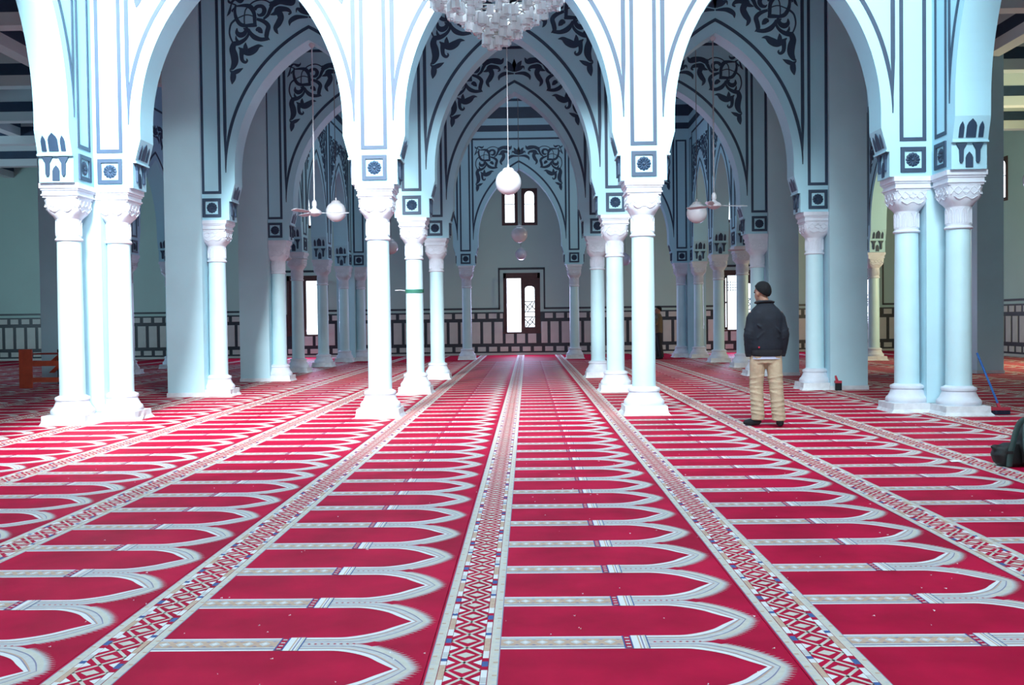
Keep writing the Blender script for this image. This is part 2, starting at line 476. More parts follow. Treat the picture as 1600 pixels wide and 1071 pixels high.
def arcade(name, loc, rot, cols, u0, u1, top, decor=True, brackets=True, bands=(), label=None):
    """cols: positions of column axes along the wall; returns the wall object (front face looks to local -y)"""
    mb = MB(); F, B = -T/2, T/2
    def slab(a, b, z0, z1): mb.box(a, b, F, B, z0, z1)
    slab(u0, cols[0], BB, top)
    slab(cols[-1], u1, BB, top)
    for i in range(len(cols)-1):
        c0, c1 = cols[i], cols[i+1]; half = (c1-c0)/2; mid = (c0+c1)/2
        pts, a, R, v0, tm = arch_profile(half)
        apex = pts[-1][1]
        for s in (-1, 1):
            ax = c0 if s < 0 else c1
            for k in range(len(pts)-1):
                (ua, va), (ub, vb) = pts[k], pts[k+1]
                xa, xb = ax - s*ua, ax - s*ub
                for y, fl in ((F, s > 0), (B, s < 0)):
                    if vb - va > 1e-6:
                        q = [(ax,y,va),(xa,y,va),(xb,y,vb),(ax,y,vb)]
                        mb.poly(q[::-1] if fl else q)
                q = [(xa,F,va),(xa,B,va),(xb,B,vb),(xb,F,vb)]
                mb.poly(q if s > 0 else q[::-1])
            xa = ax - s*0.31
            q = [(ax,F,BB),(ax,B,BB),(xa,B,BB),(xa,F,BB)]
            mb.poly(q)
        # wall above the apex
        for y, fl in ((F, False), (B, True)):
            q = [(c0,y,apex),(c1,y,apex),(c1,y,top),(c0,y,top)]
            mb.poly(q[::-1] if fl else q)
        mb.poly([(c0,F,top),(c1,F,top),(c1,B,top),(c0,B,top)])
    w = struct(mb.build(name, M['paint'], None, None, loc, (0,0,rot)), label)
    if not decor: return w
    for (z0, z1, ua, ub) in bands:
        m = MB(); m.box(ua, ub, F-0.010, F+0.002, z0, z1); m.build('painted_band', M['navy'], w)
    ztop = 7.25
    for c in cols:
        key = 'panel_frame'
        if key not in SH:
            m = MB(); hw, b = 0.177, 0.050
            for (x0,x1,z0,z1) in ((-hw,-hw+b,3.635,ztop),(hw-b,hw,3.635,ztop),(-hw+b,hw-b,3.635,3.635+b),(-hw+b,hw-b,ztop-b,ztop)):
                m.box(x0,x1,-0.009,0.0,z0,z1)
            SH[key] = m.mesh(key, M['navy'])
        link('panel_frame', SH[key], w, (c, F, 0))
        fr = link('rosette_frame', SH['rosette_frame'], w, (c, F, 3.388))
        link('rosette', SH['rosette'], fr, (0, 0, 0))
    for i in range(len(cols)-1):
        c0, c1 = cols[i], cols[i+1]; half = (c1-c0)/2; mid = (c0+c1)/2
        pts, a, R, v0, tm = arch_profile(half)
        sx = a/1.375; kx = round(half, 3)
        key = ('line', kx)
        if key not in SH:
            m = MB(); lw = 0.055
            for s in (-1, 1):
                # upright line with pointed foot
                xs = [(0.262, 4.16), (0.262, 4.35), (0.262, 4.7), (0.262, 7.38)]
                prof = [(-s*0 + 0, 0)]
                L = [(0.262-0.004,4.16),(0.234,4.75),(0.234,7.40),(0.292,7.40),(0.292,4.75),(0.266,4.16)]
                L = [(s*half - s*u, v) for u, v in L]
                m.prism(L, -0.009, 0.0, 'y')
                arc = []
                for k in range(0, 29):
                    t = tm*k/28
                    d = 0.155 + 0.045*k/28
                    u = 0.42 + R - (R+d)*math.cos(t)
                    v = v0 + (R+d)*math.sin(t)
                    if u >= half: break
                    arc.append((u, v, lw*(0.25 if k == 0 else min(1.0, 0.3+k/9))))
                # end on the axis
                d = 0.20; vt = v0 + math.sqrt((R+d)**2-(R-a)**2)
                arc.append((half, vt, lw))
                Le, Ri = ribbon2d(arc)
                Le[-1] = (half, vt+lw*0.56); Ri[-1] = (half, vt-lw*0.56)
                for k in range(len(Le)-1):
                    q = [(s*half-s*Le[k][0],-0.0095,Le[k][1]),(s*half-s*Ri[k][0],-0.0095,Ri[k][1]),(s*half-s*Ri[k+1][0],-0.0095,Ri[k+1][1]),(s*half-s*Le[k+1][0],-0.0095,Le[k+1][1])]
                    m.poly(q)
                    for E in (Le, Ri):
                        m.poly([(s*half-s*E[k][0],-0.0095,E[k][1]),(s*half-s*E[k+1][0],-0.0095,E[k+1][1]),(s*half-s*E[k+1][0],0,E[k+1][1]),(s*half-s*E[k][0],0,E[k][1])])
            m.box(-half+0.234, half-0.234, -0.009, 0.0, 7.34, 7.40)
            SH[key] = m.mesh('spandrel_line', M['navy'])
            SH[('aL', kx)] = arab_mesh(ARB, sx, 1); SH[('aR', kx)] = arab_mesh(ARB, sx, -1)
            SH[('pal', kx)] = arab_mesh(PAL, sx, 1, True, 'palmette')
        link('spandrel_line', SH[key], w, (mid, F, 0))
        az = pts[-1][1] if a > 1.3 else 6.37 - 0.18
        for k2, nm in (('aL','arabesque'), ('aR','arabesque'), ('pal','palmette')):
            link(nm, SH[(k2, kx)], w, (mid, F, az), (0,0,0), (1, 1, 1))
        if brackets:
            for s in (-1, 1):
                ax = c0 if s < 0 else c1
                rz = 0 if s < 0 else PI
                def at(du, dy, z): return (ax - s*du, dy if s < 0 else -dy, z)
                sl = math.atan2(0.075, 0.28)
                for dy, key2, z in ((-0.125,'niche_small',3.56),(0.125,'niche_small',3.56),(0,'niche_big',3.56)):
                    du = 0.345 + 0.075*(z-3.54)/0.28
                    link('niche', SH[key2], w, at(du, dy, z), (0, sl, rz))
                for dy in (-0.105, 0.105): link('corbel', SH['corbel'], w, at(0.31, dy, 3.205), (0,0,rz))
                link('niche', SH['niche_low'], w, at(0.31, 0, 3.185), (0,0,rz))
                link('ledge', SH['ledge'], w, at(0.31, 0, 3.512), (0,0,rz))
    return w

BANDS = ((7.85, 8.05, -6.3, 5.9), (8.45, 8.85, -6.3, 5.9), (9.05, 9.12, -6.3, 5.9))
arcade('wall_arcade_1', (0, ROW[0], 0), 0, CX, PX_L-T/2, PX_R+T/2, 10.6)
arcade('wall_arcade_2', (0, ROW[1], 0), 0, CX, PX_L, PX_R, CEIL)
arcade('wall_arcade_3', (0, ROW[2], 0), 0, CX, PX_L, PX_R, 9.6, bands=((7.62, 7.70, -6.0, 5.6),))
arcade('wall_arcade_4', (0, ROW[3], 0), 0, CX, PX_L-T/2, PX_R+T/2, 9.6, bands=((7.62, 7.82, -6.0, 5.6), (8.05, 8.42, -6.0, 5.6), (8.62, 8.70, -6.0, 5.6)))
HB = ((7.62, 7.82), (8.05, 8.42))
FRONT_Y = [-1.6, 2.0, 5.55, 9.12, 12.70]
arcade('wall_arcade_left', (PX_L, 0, 0), PI/2, FRONT_Y, -4.5, ROW[0], 10.6, label='side arcade on the left of the bright hall')
arcade('wall_arcade_right', (PX_R, 0, 0), -PI/2, [-y for y in reversed(FRONT_Y)], -ROW[0], 4.5, 10.6)
S0, S1 = ROW[2], ROW[3]
for nm, xx, left in (('wall_arcade_inner_left', PX_L, 1), ('wall_arcade_inner_right', PX_R, 0)):
    cols = SIDE_Y if left else [-y for y in reversed(SIDE_Y)]
    arcade(nm, (xx, 0, 0), PI/2 if left else -PI/2, cols, (S0 if left else -S1), (S1 if left else -S0), 9.6,
           bands=[(a, b, (S0 if left else -S1)+0.3, (S1 if left else -S0)-0.3) for a, b in HB])
for nm, xx, left in (('wall_arcade_outer_left', OUT_L, 1), ('wall_arcade_outer_right', OUT_R, 0)):
    cols = SIDE_Y if left else [-y for y in reversed(SIDE_Y)]
    arcade(nm, (xx, 0, 0), PI/2 if left else -PI/2, cols, (S0 if left else -S1), (S1 if left else -S0), CEIL)

# ------------------------------------------------------------------ columns
def make_column():
    root = thing('column', 'x', 'column')
    # plinth: square block in rough plaster with an uneven foot
    m = MB(); h = 0.30; n = 6
    rnd = random.Random(3)
    ring0, ring1, ring2 = [], [], []
    for s_ in range(4):
        for k in range(n):
            t = -1 + 2*k/n
            p = [(t,-1),(1,t),(-t,1),(-1,-t)][s_]
            j = 0.30 + rnd.uniform(0.0, 0.035)
            ring0.append((p[0]*j, p[1]*j, 0.0)); j2 = 0.292 + rnd.uniform(-0.006, 0.008)
            ring1.append((p[0]*j2, p[1]*j2, 0.045)); ring2.append((p[0]*0.285, p[1]*0.285, 0.125))
    N = len(ring0); m.v += ring0+ring1+ring2
    for r in range(2):
        for k in range(N):
            k2 = (k+1) % N; m.f.append((r*N+k, r*N+k2, (r+1)*N+k2, (r+1)*N+k)); m.m.append(0)
    m.f.append(tuple(2*N+k for k in range(N))); m.m.append(0)
    m.build('plinth', M['plaster'], root)
    m = MB()
    m.lathe([(0.270,0.125),(0.278,0.15),(0.276,0.18),(0.262,0.20),(0.244,0.215),(0.226,0.25),(0.210,0.29),(0.205,0.305),(0.218,0.315),(0.222,0.335),(0.214,0.355),(0.190,0.362),(0.165,0.38)], 32)
    m.build('base', M['stone'], root, 40)
    m = MB(); m.lathe([(0.162,0.375),(0.160,0.9),(0.157,1.6),(0.152,2.2),(0.150,2.432)], 32)
    m.build('shaft', M['shaft'], root, 60)
    m = MB(); m.lathe([(0.152,2.420),(0.170,2.426),(0.176,2.440),(0.170,2.455),(0.158,2.462)], 32)
    m.build('astragal', M['stone'], root, 60)
    # necking with shallow arched flutes
    m = MB(); m.lathe([(0.156,2.455),(0.158,2.70),(0.168,2.725)], 32)
    nk = m.build('necking', M['stone'], root, 60)
    m = MB()
    for k in range(12):
        a0 = 2*PI*k/12
        pts = []
        for (da, z) in ((-0.17,2.50),(-0.17,2.62),(-0.12,2.665),(0,2.685),(0.12,2.665),(0.17,2.62),(0.17,2.50)):
            a = a0+da; pts.append((0.159*math.cos(a), 0.159*math.sin(a), z))
        m.tube(pts, 0.006, 5)
        m.tube([(0.159*math.cos(a0),0.159*math.sin(a0),2.49),(0.159*math.cos(a0),0.159*math.sin(a0),2.62)], 0.006, 5)
    m.build('carving', M['stone'], nk, 60)
    # bell: round below, square above
    m = MB(); seg = 32; rings = []
    for (r, sq, z) in ((0.166,0,2.715),(0.182,0.25,2.745),(0.205,0.6,2.785),(0.218,0.85,2.83),(0.222,0.95,2.90),(0.224,1,2.985)):
        ring = []
        for k in range(seg):
            a = 2*PI*(k+0.5)/seg; c, s = math.cos(a), math.sin(a)
            q = 1/max(abs(c), abs(s)); q = min(q, 1.30)
            f_ = 1*(1-sq) + q*sq
            ring.append((r*f_*c, r*f_*s, z))
        rings.append(ring)
    for ring in rings: m.v += ring
    for i in range(len(rings)-1):
        for k in range(seg):
            k2 = (k+1) % seg; m.f.append((i*seg+k, i*seg+k2, (i+1)*seg+k2, (i+1)*seg+k)); m.m.append(0)
    m.f.append(tuple((len(rings)-1)*seg+k for k in range(seg))); m.m.append(0)
    bl = m.build('bell', M['stone'], root, 50)
    m = MB()
    for q in range(4):
        c, s = math.cos(q*PI/2), math.sin(q*PI/2)
        def W(u, z):
            out = 0.222 if z > 2.84 else 0.222 - (2.84-z)*0.25
            return (out*c - u*s, out*s + u*c, z)
        for poly in ([(-0.19,2.86),(-0.10,2.96),(0.0,2.86),(0.10,2.96),(0.19,2.86)], [(-0.19,2.96),(-0.10,2.86),(0.0,2.96),(0.10,2.86),(0.19,2.96)],
                     [(-0.15,2.84),(-0.08,2.80),(0,2.83),(0.08,2.80),(0.15,2.84)], [(-0.05,2.91),(0,2.94),(0.05,2.91),(0,2.88),(-0.05,2.91)]):
            m.tube([W(u, z) for u, z in catmull(poly, 3)], 0.008, 5)
    m.build('carving', M['stone'], bl, 60)
    m = MB()
    for (hw, z0, z1) in ((0.228,2.98,3.005),(0.245,3.005,3.025),(0.232,3.025,3.075),(0.246,3.075,3.10),(0.262,3.10,3.165)):
        m.box(-hw,hw,-hw,hw,z0,z1)
    m.build('abacus', M['stone'], root)
    return root
proto = make_column(); used = [False]
def column(x, y, label, group, rz=0.0):
    if used[0]: o = copy_tree(proto)
    else: o = proto; used[0] = True
    o.location = (x, y, 0); o.rotation_euler = (0,0,rz)
    tag(o, label, 'column', group)
    return o
for j, x in enumerate(CX):
    if j in (1, 2): column(x, ROW[0], 'bright front arcade column standing alone between two arches', 'lone columns of the front arcade')
    else: column(x, ROW[0], 'bright front arcade column against a corner pier, under the arcade facing the camera', 'front corner columns', PI/2)
for x in (PX_L, PX_R):
    column(x, FRONT_Y[4], 'bright corner column under the side arcade, beside the corner pier', 'side corner columns', PI)
    for y in FRONT_Y[1:4]: column(x, y, 'column of the side arcade of the bright hall', 'hall side columns')
for j, x in enumerate(CX):
    lab = ['second arcade column joined to a square pale blue pier', 'second arcade column with a green cord tied around its shaft',
           'plain second arcade column standing alone, no cord on its shaft', 'second arcade column joined to a square pale blue pier'][j]
    column(x, ROW[1], lab, 'second arcade columns', j*PI/2)
for j, x in enumerate(CX):
    if j in (1, 2): column(x, ROW[2], 'third arcade column standing alone, pale blue shaft in shade', 'lone third arcade columns')
    else: column(x, ROW[2], 'third arcade column joined to a square pier', 'third arcade columns at piers')
for j, x in enumerate(CX):
    if j in (1, 2): column(x, ROW[3], 'slender looking column of the last arcade before the far wall', 'lone columns of the last arcade')
    else: column(x, ROW[3], 'last arcade column beside the rear hall corner pier', 'corner columns of the last arcade')
for x, nm in ((PX_L, 'left'), (PX_R, 'right')):
    for y in SIDE_Y: column(x, y, 'column of the rear hall side arcade under a bracket of dark niches', 'rear hall side columns')
for x in (OUT_L, OUT_R):
    for y in SIDE_Y: column(x, y, 'column of the outermost arcade in the dim side aisle', 'outer aisle columns')

# ------------------------------------------------------------------ piers
def pier(x, y, hw, top, label, group, z0=0.0):
    root = struct(thing('pier', label, 'pier', (x, y, 0), 0, group))
    m = MB(); m.box(-hw, hw, -hw, hw, 0.07, top); m.build('shaft', M['pier'], root)
    m = MB(); m.box(-hw-0.015, hw+0.015, -hw-0.015, hw+0.015, 0, 0.075); m.build('foot', M['plaster'], root)
for x in (PX_L, PX_R): pier(x, ROW[0]+0.08, 0.30, BB, 'pale corner pier squeezed between two bright columns', 'front corner piers')
for x in (PX_L-0.05, PX_R+0.03): pier(x, ROW[1]+0.02, 0.33, CEIL, 'tall square pale blue pier beside a second arcade column', 'second arcade piers')
for x in (PX_L-0.03, PX_R+0.03): pier(x, ROW[2]+0.02, 0.33, CEIL, 'tall square pale blue pier beside a third arcade column', 'third arcade piers')
for x in (PX_L, PX_R): pier(x, ROW[3]+0.02, 0.30, BB, 'dim corner pier of the rear hall between two columns', 'rear hall piers')
for x in (OUT_L, OUT_R): pier(x, ROW[2]-0.05, 0.29, CEIL, 'tall square pier standing free in the side aisle', 'aisle piers')
for x in (OUT_L, OUT_R): pier(x, ROW[3]+0.02, 0.28, CEIL, 'aisle pier at the end of the outer arcade', 'aisle end piers')

# ------------------------------------------------------------------ outer walls with openings
def holed(u0, u1, v0, v1, holes, F, B, mp, m):
    """box wall with rectangular holes; mp maps (u, w, v) to a point"""
    us = sorted({u0, u1, *[h[0] for h in holes], *[h[1] for h in holes]})
    vs = sorted({v0, v1, *[h[2] for h in holes], *[h[3] for h in holes]})
    inside = lambda a, b: any(h[0] <= a <= h[1] and h[2] <= b <= h[3] for h in holes)
    for i in range(len(us)-1):
        for j in range(len(vs)-1):
            a, b, c, d = us[i], us[i+1], vs[j], vs[j+1]
            if inside((a+b)/2, (c+d)/2): continue
            for w in (F, B): m.poly([mp(a,w,c), mp(b,w,c), mp(b,w,d), mp(a,w,d)])
    for (a, b, c, d) in holes:
        m.poly([mp(a,F,c),mp(a,B,c),mp(a,B,d),mp(a,F,d)]); m.poly([mp(b,F,c),mp(b,B,c),mp(b,B,d),mp(b,F,d)])
        m.poly([mp(a,F,c),mp(b,F,c),mp(b,B,c),mp(a,B,c)]); m.poly([mp(a,F,d),mp(b,F,d),mp(b,B,d),mp(a,B,d)])

BIGW = [-8.42, -0.20, 8.02]                    # tall windows in the far wall
BW, BZ0, BZ1 = 0.695, 0.83, 3.10
ONEW = (12.55, 13.20)                          # single leaf window near the corner
UPW = [c + d for c in (-8.42, -0.245, 8.02) for d in (-0.37, 0.37)]
holes = [(c-BW, c+BW, BZ0, BZ1) for c in BIGW] + [(ONEW[0], ONEW[1], BZ0, BZ1)] + [(c-0.27, c+0.27, 4.92, 6.25) for c in UPW]
m = MB(); holed(XL, XR, -0.2, CEIL, holes, 0, 0.35, lambda u,w,v: (u, WALL_Y+w, v), m)
wall_back = struct(m.build('wall_back', M['backwall']))
RW_UP = [(30.45, 31.15)]
rh = [(a, b, 4.95, 6.25) for a, b in RW_UP] + [(21.9, 25.3, 2.2, 4.8)]
m = MB(); holed(-4.5, WALL_Y, -0.2, CEIL, rh, 0, 0.07, lambda u,w,v: (XR+w, u, v), m)
wall_right = struct(m.build('wall_right', M['backwall']))
m = MB(); m.box(XL-0.35, XL, -4.5, WALL_Y+0.35, -0.2, CEIL); wall_left = struct(m.build('wall_left', M['backwall']))
m = MB(); holed(XL-0.35, XR+0.35, -0.2, 11.0, [(-2.5, 4.5, 0.9, 5.4)], 0, 0.35, lambda u,w,v: (u, -4.85+w, v), m)
struct(m.build('wall_front', M['backwall']))

# ceilings
m = MB(); th = 0.25
for (a, b, c, d) in ((XL, XR, ROW[0]+T/2, ROW[2]-T/2), (XL, PX_L-T/2, -4.5, ROW[0]+T/2), (PX_R+T/2, XR, -4.5, ROW[0]+T/2),
                     (XL, PX_L-T/2, ROW[2]-T/2, ROW[3]+T/2), (PX_R+T/2, XR, ROW[2]-T/2, ROW[3]+T/2), (XL, XR, ROW[3]+T/2, WALL_Y)):
    m.box(a, b, c, d, CEIL, CEIL+th)
struct(m.build('ceiling', M['ceiling']))
m = MB(); m.box(PX_L-T/2, PX_R+T/2, ROW[2]-T/2, ROW[3]+T/2, 9.6, 9.85); struct(m.build('ceiling_rear_hall', M['ceiling']))
m = MB()
ha, hb, hc, hd = -4.3, 3.9, 3.0, 11.4
for (a, b, c, d) in ((PX_L-T/2, PX_R+T/2, -4.5, hc), (PX_L-T/2, PX_R+T/2, hd, ROW[0]+T/2), (PX_L-T/2, ha, hc, hd), (hb, PX_R+T/2, hc, hd)):
    m.box(a, b, c, d, 10.6, 10.9)
struct(m.build('ceiling_hall', M['ceiling']))

# ceiling beams with a painted stripe
tn = [0]
def beam(x0, x1, y0, y1, z0=6.72):
    tn[0] += 1
    m = MB(); m.box(x0, x1, y0, y1, z0, CEIL)
    o = struct(m.build('trim_%d' % tn[0], M['beam']), 'painted ceiling beam with a dark stripe')
    m = MB(); e = 0.008
    if x1-x0 > y1-y0: m.box(x0, x1, y0-e, y1+e, z0+0.24, z0+0.50)
    else: m.box(x0-e, x1+e, y0, y1, z0+0.24, z0+0.50)
    m.build('painted_stripe', M['navy'], o)
for y in (ROW[1], ROW[2], 25.35, 28.5, ROW[3]):
    beam(XL, OUT_L-0.3, y-0.16, y+0.16)
    beam(OUT_R+0.3, XR, y-0.16, y+0.16)
for y in (ROW[1], ROW[2], ROW[3]):
    beam(OUT_L+0.3, PX_L-0.4, y-0.16, y+0.16); beam(PX_R+0.4, OUT_R-0.3, y-0.16, y+0.16)
for x in (-19.6, -15.1): beam(x-0.16, x+0.16, 5.0, WALL_Y, 6.95)
for x in (OUT_L, OUT_R): beam(x-0.16, x+0.16, 9.0, ROW[2]-0.4, 6.95)

# ------------------------------------------------------------------ dado of marble panels on dark strips
def dado(parent, u_list, mp_box, skip, rows_only=None):
    pass
PANEL = {}
def panel_mesh(w, h, along):
    k = (round(w,3), round(h,3), along)
    if k not in PANEL:
        m = MB(); b = 0.008
        def P(u, d, v): return (u, -d, v) if along == 'x' else (-d, u, v)
        o = [(-w/2,-h/2),(w/2,-h/2),(w/2,h/2),(-w/2,h/2)]
        i = [(-w/2+b,-h/2+b),(w/2-b,-h/2+b),(w/2-b,h/2-b),(-w/2+b,h/2-b)]
        for q in range(4):
            r = (q+1) % 4
            m.poly([P(o[q][0],0,o[q][1]),P(o[r][0],0,o[r][1]),P(o[r][0],0.012,o[r][1]),P(o[q][0],0.012,o[q][1])])
            m.poly([P(o[q][0],0.012,o[q][1]),P(o[r][0],0.012,o[r][1]),P(i[r][0],0.016,i[r][1]),P(i[q][0],0.016,i[q][1])])
        m.poly([P(u,0.016,v) for u, v in i])
        PANEL[k] = m.mesh('panel', M['marble'])
    return PANEL[k]
PITCH = 0.424
ROWS = ((0.14, 0.315, 0.30, 0.0), (0.445, 1.255, 0.31, 0.5), (1.385, 1.575, 0.30, 0.0))
def dado_run(wall, u0, u1, place, along, holes):
    n = int((u1-u0)/PITCH)
    for (z0, z1, w, off) in ROWS:
        for k in range(n):
            uc = u0 + (k+0.5+off)*PITCH; za, zb = z0, z1
            ua, ub = uc-w/2, uc+w/2
            if zb > BZ0:
                for h in holes:
                    if ub > h[0]-0.04 and ua < h[1]+0.04:
                        if ua < h[0]-0.12: ub = h[0]-0.03
                        elif ub > h[1]+0.12: ua = h[1]+0.03
                        elif z0 >= 1.3: ua = ub
                        else: zb = BZ0-0.03
            if ub - ua < 0.05: continue
            link('panel', panel_mesh(ub-ua, zb-za, along), wall, place((ua+ub)/2, (za+zb)/2))
def strip(wall, boxes, mname='slate', name='dado_strip'):
    m = MB()
    for b in boxes: m.box(*b)
    return m.build(name, M[mname], wall)
big = [(c-BW, c+BW) for c in BIGW] + [ONEW]
segs = []; u = XL
for a, b in big:
    segs.append((u, a)); u = b
segs.append((u, XR))
for a, b in segs: strip(wall_back, [(a, b, WALL_Y-0.014, WALL_Y, 0.08, 1.63)], name='dado_backing')
for a, b in big: strip(wall_back, [(a, b, WALL_Y-0.014, WALL_Y, 0.08, BZ0-0.02)], name='dado_backing')
strip(wall_back, [(XL, XR, WALL_Y-0.03, WALL_Y, -0.0, 0.08)], 'marble', 'skirting')
dado_run(wall_back, -20.6, XR, lambda u, z: (u, WALL_Y-0.014, z), 'x', big)
# dark painted line that runs above the dado and steps up around every window
GAP = 0.13
u = XL
for a, b in big:
    strip(wall_back, [(u, a-GAP, WALL_Y-0.014, WALL_Y, 1.72, 1.79)], name='painted_line')
    strip(wall_back, [(a-GAP-0.06, a-GAP, WALL_Y-0.014, WALL_Y, 1.72, BZ1+0.16), (a-GAP-0.06, b+GAP+0.06, WALL_Y-0.014, WALL_Y, BZ1+0.12, BZ1+0.20),
                      (b+GAP, b+GAP+0.06, WALL_Y-0.014, WALL_Y, 1.72, BZ1+0.16)], name='window_outline')
    u = b+GAP
strip(wall_back, [(u, XR, WALL_Y-0.014, WALL_Y, 1.72, 1.79)], name='painted_line')
strip(wall_right, [(XR-0.014, XR, 12.0, WALL_Y, 0.08, 1.63)], name='dado_backing')
strip(wall_right, [(XR-0.03, XR, 12.0, WALL_Y, 0.0, 0.08)], 'marble', 'skirting')
strip(wall_right, [(XR-0.014, XR, 12.0, WALL_Y, 1.72, 1.79)], name='painted_line')
dado_run(wall_right, 24.0, WALL_Y, lambda u, z: (XR-0.014, u, z), 'y', [])

# ------------------------------------------------------------------ windows
glass = bpy.data.materials.new('window_glass'); glass.use_nodes = True
nt = glass.node_tree; nt.nodes.clear()
go = nt.nodes.new('ShaderNodeOutputMaterial'); gm = nt.nodes.new('ShaderNodeMixShader'); gt = nt.nodes.new('ShaderNodeBsdfTransparent'); gg = nt.nodes.new('ShaderNodeBsdfGlossy')
gg.inputs['Roughness'].default_value = 0.05; gm.inputs['Fac'].default_value = 0.06
nt.links.new(gt.outputs[0], gm.inputs[1]); nt.links.new(gg.outputs[0], gm.inputs[2]); nt.links.new(gm.outputs[0], go.inputs['Surface'])
M['glass'] = glass
wn = [0]
def win_empty(x, y, z, rz=0):
    wn[0] += 1
    o = link('window_%d' % wn[0], None, None, (x, y, z), (0,0,rz)); return struct(o)
def plate_arched(m, x0, x1, z0, z1, ox0, ox1, oz0, ospring, otop, y0, y1):
    """board x0..x1, z0..z1 with one pointed opening"""
    m.box(x0, ox0, y0, y1, z0, z1); m.box(ox1, x1, y0, y1, z0, z1)
    m.box(ox0, ox1, y0, y1, z0, oz0); m.box(ox0, ox1, y0, y1, otop, z1)
    c = (ox0+ox1)/2; hw = (ox1-ox0)/2; h = otop-ospring; n = 6
    pts = [(hw*math.cos(PI/2*k/n)**0.8, ospring+h*math.sin(PI/2*k/n)) for k in range(n+1)]
    for s in (-1, 1):
        for k in range(n):
            (a, b), (d, e) = pts[k], pts[k+1]
            m.prism([(c+s*a,b),(c+s*d,e),(c+s*d,otop),(c+s*hw,otop),(c+s*hw,b)] if False else [(c+s*a,b),(c+s*d,e),(c+s*hw,e),(c+s*hw,b)], y0, y1, 'y')
def lattice_leaf(m, x0, x1, z0, z1):
    """closed leaf: board with a slim pointed opening, lattice squares at two heights"""
    w = x1-x0; ox0, ox1 = x0+w*0.16, x1-w*0.20
    plate_arched(m, x0, x1, z0, z1, ox0, ox1, z0+0.17, z1-0.42, z1-0.30, -0.02, 0.03)
    cx = (ox0+ox1)/2; r = (ox1-ox0)/2
    for zc in (z0+0.17+r+0.02, z1-0.42-r-0.46*1.0-0.02):
        for a in (-1, 1):
            m.box(ox0, ox1, 0.0, 0.015, zc+a*(r+0.02)-0.017, zc+a*(r+0.02)+0.017)
        k = 0.52*r
        for (p, q) in (((cx-k,zc),(cx,zc+k)),((cx,zc+k),(cx+k,zc)),((cx+k,zc),(cx,zc-k)),((cx,zc-k),(cx-k,zc)),
                       ((cx-k,zc),(ox0,zc+r*0.55)),((cx,zc+k),(cx+r*0.5,zc+r)),((cx+k,zc),(ox1,zc-r*0.55)),((cx,zc-k),(cx-r*0.5,zc-r)),
                       ((cx-r*0.9,zc-r*0.95),(cx-k,zc)),((cx+r*0.9,zc+r*0.95),(cx+k,zc))):
            m.tube([(p[0],0.0,p[1]),(q[0],0.0,q[1])], 0.017, 6)
def big_window(c, open_left, grid=False):
    w = win_empty(c, WALL_Y+0.06, 0)
    m = MB(); f_ = 0.10
    m.box(-BW, -BW+f_, -0.05, 0.08, BZ0, BZ1); m.box(BW-f_, BW, -0.05, 0.08, BZ0, BZ1)
    m.box(-BW, BW, -0.05, 0.08, BZ1-0.20, BZ1); m.box(-BW-0.03, BW+0.03, -0.09, 0.08, BZ0-0.02, BZ0+0.035)
    m.box(-0.03, 0.03, -0.03, 0.06, BZ0, BZ1-0.20)
    m.build('window_frame', M['wood'], w)
    a, b = (0.03, BW-f_) if open_left else (-BW+f_, -0.03)
    m = MB(); lattice_leaf(m, a, b, BZ0+0.035, BZ1-0.20); m.build('shutter', M['wood'], w)
    m = MB(); m.box(a+0.02, b-0.02, 0.035, 0.041, BZ0+0.05, BZ1-0.22); m.build('pane', M['glass'], w)
    # the other leaf stands open against the reveal
    s = -1 if open_left else 1
    e = s*(BW-f_)
    m = MB(); x0, x1 = sorted((e, e - s*0.035))
    L = 0.50
    for (y0, y1, z0, z1) in ((-L, -L+0.07, BZ0+0.04, BZ1-0.21), (-0.09, -0.02, BZ0+0.04, BZ1-0.21), (-L+0.07, -0.09, BZ0+0.04, BZ0+0.13), (-L+0.07, -0.09, BZ1-0.30, BZ1-0.21), (-L+0.07, -0.09, 1.85, 1.91)):
        m.box(x0, x1, y0, y1, z0, z1)
    m.build('open_shutter', M['wood'], w)
    oa, ob = sorted((-s*0.0, e))
    m = MB(); m.box(oa+0.02, ob-0.02, 0.07, 0.076, BZ0+0.04, BZ1-0.20); m.build('pane', M['glass'], w)
    if grid:
        m = MB()
        for k in range(4): 
            zz = 2.35+k*0.10; m.box(oa+0.05, ob-0.05, 0.05, 0.06, zz-0.008, zz+0.008)
        for k in range(4):
            xx = oa+0.17+k*0.09; m.box(xx-0.008, xx+0.008, 0.05, 0.06, 2.30, 2.72)
        m.build('window_bars', M['wood'], w)
    w['label'] = 'tall wooden window in the far wall with one leaf open'
big_window(BIGW[0], False); big_window(BIGW[1], True); big_window(BIGW[2], True, True)
w = win_empty((ONEW[0]+ONEW[1])/2, WALL_Y+0.06, 0)
hw = (ONEW[1]-ONEW[0])/2
m = MB(); m.box(-hw, -hw+0.05, -0.05, 0.08, BZ0, BZ1); m.box(hw-0.05, hw, -0.05, 0.08, BZ0, BZ1); m.box(-hw, hw, -0.05, 0.08, BZ1-0.12, BZ1); m.box(-hw-0.02, hw+0.02, -0.08, 0.08, BZ0-0.02, BZ0+0.03)
m.build('window_frame', M['wood'], w)
m = MB(); lattice_leaf(m, -hw+0.05, hw-0.05, BZ0+0.03, BZ1-0.12); m.build('shutter', M['wood'], w)
m = MB(); m.box(-hw+0.06, hw-0.06, 0.035, 0.041, BZ0+0.04, BZ1-0.14); m.build('pane', M['glass'], w)
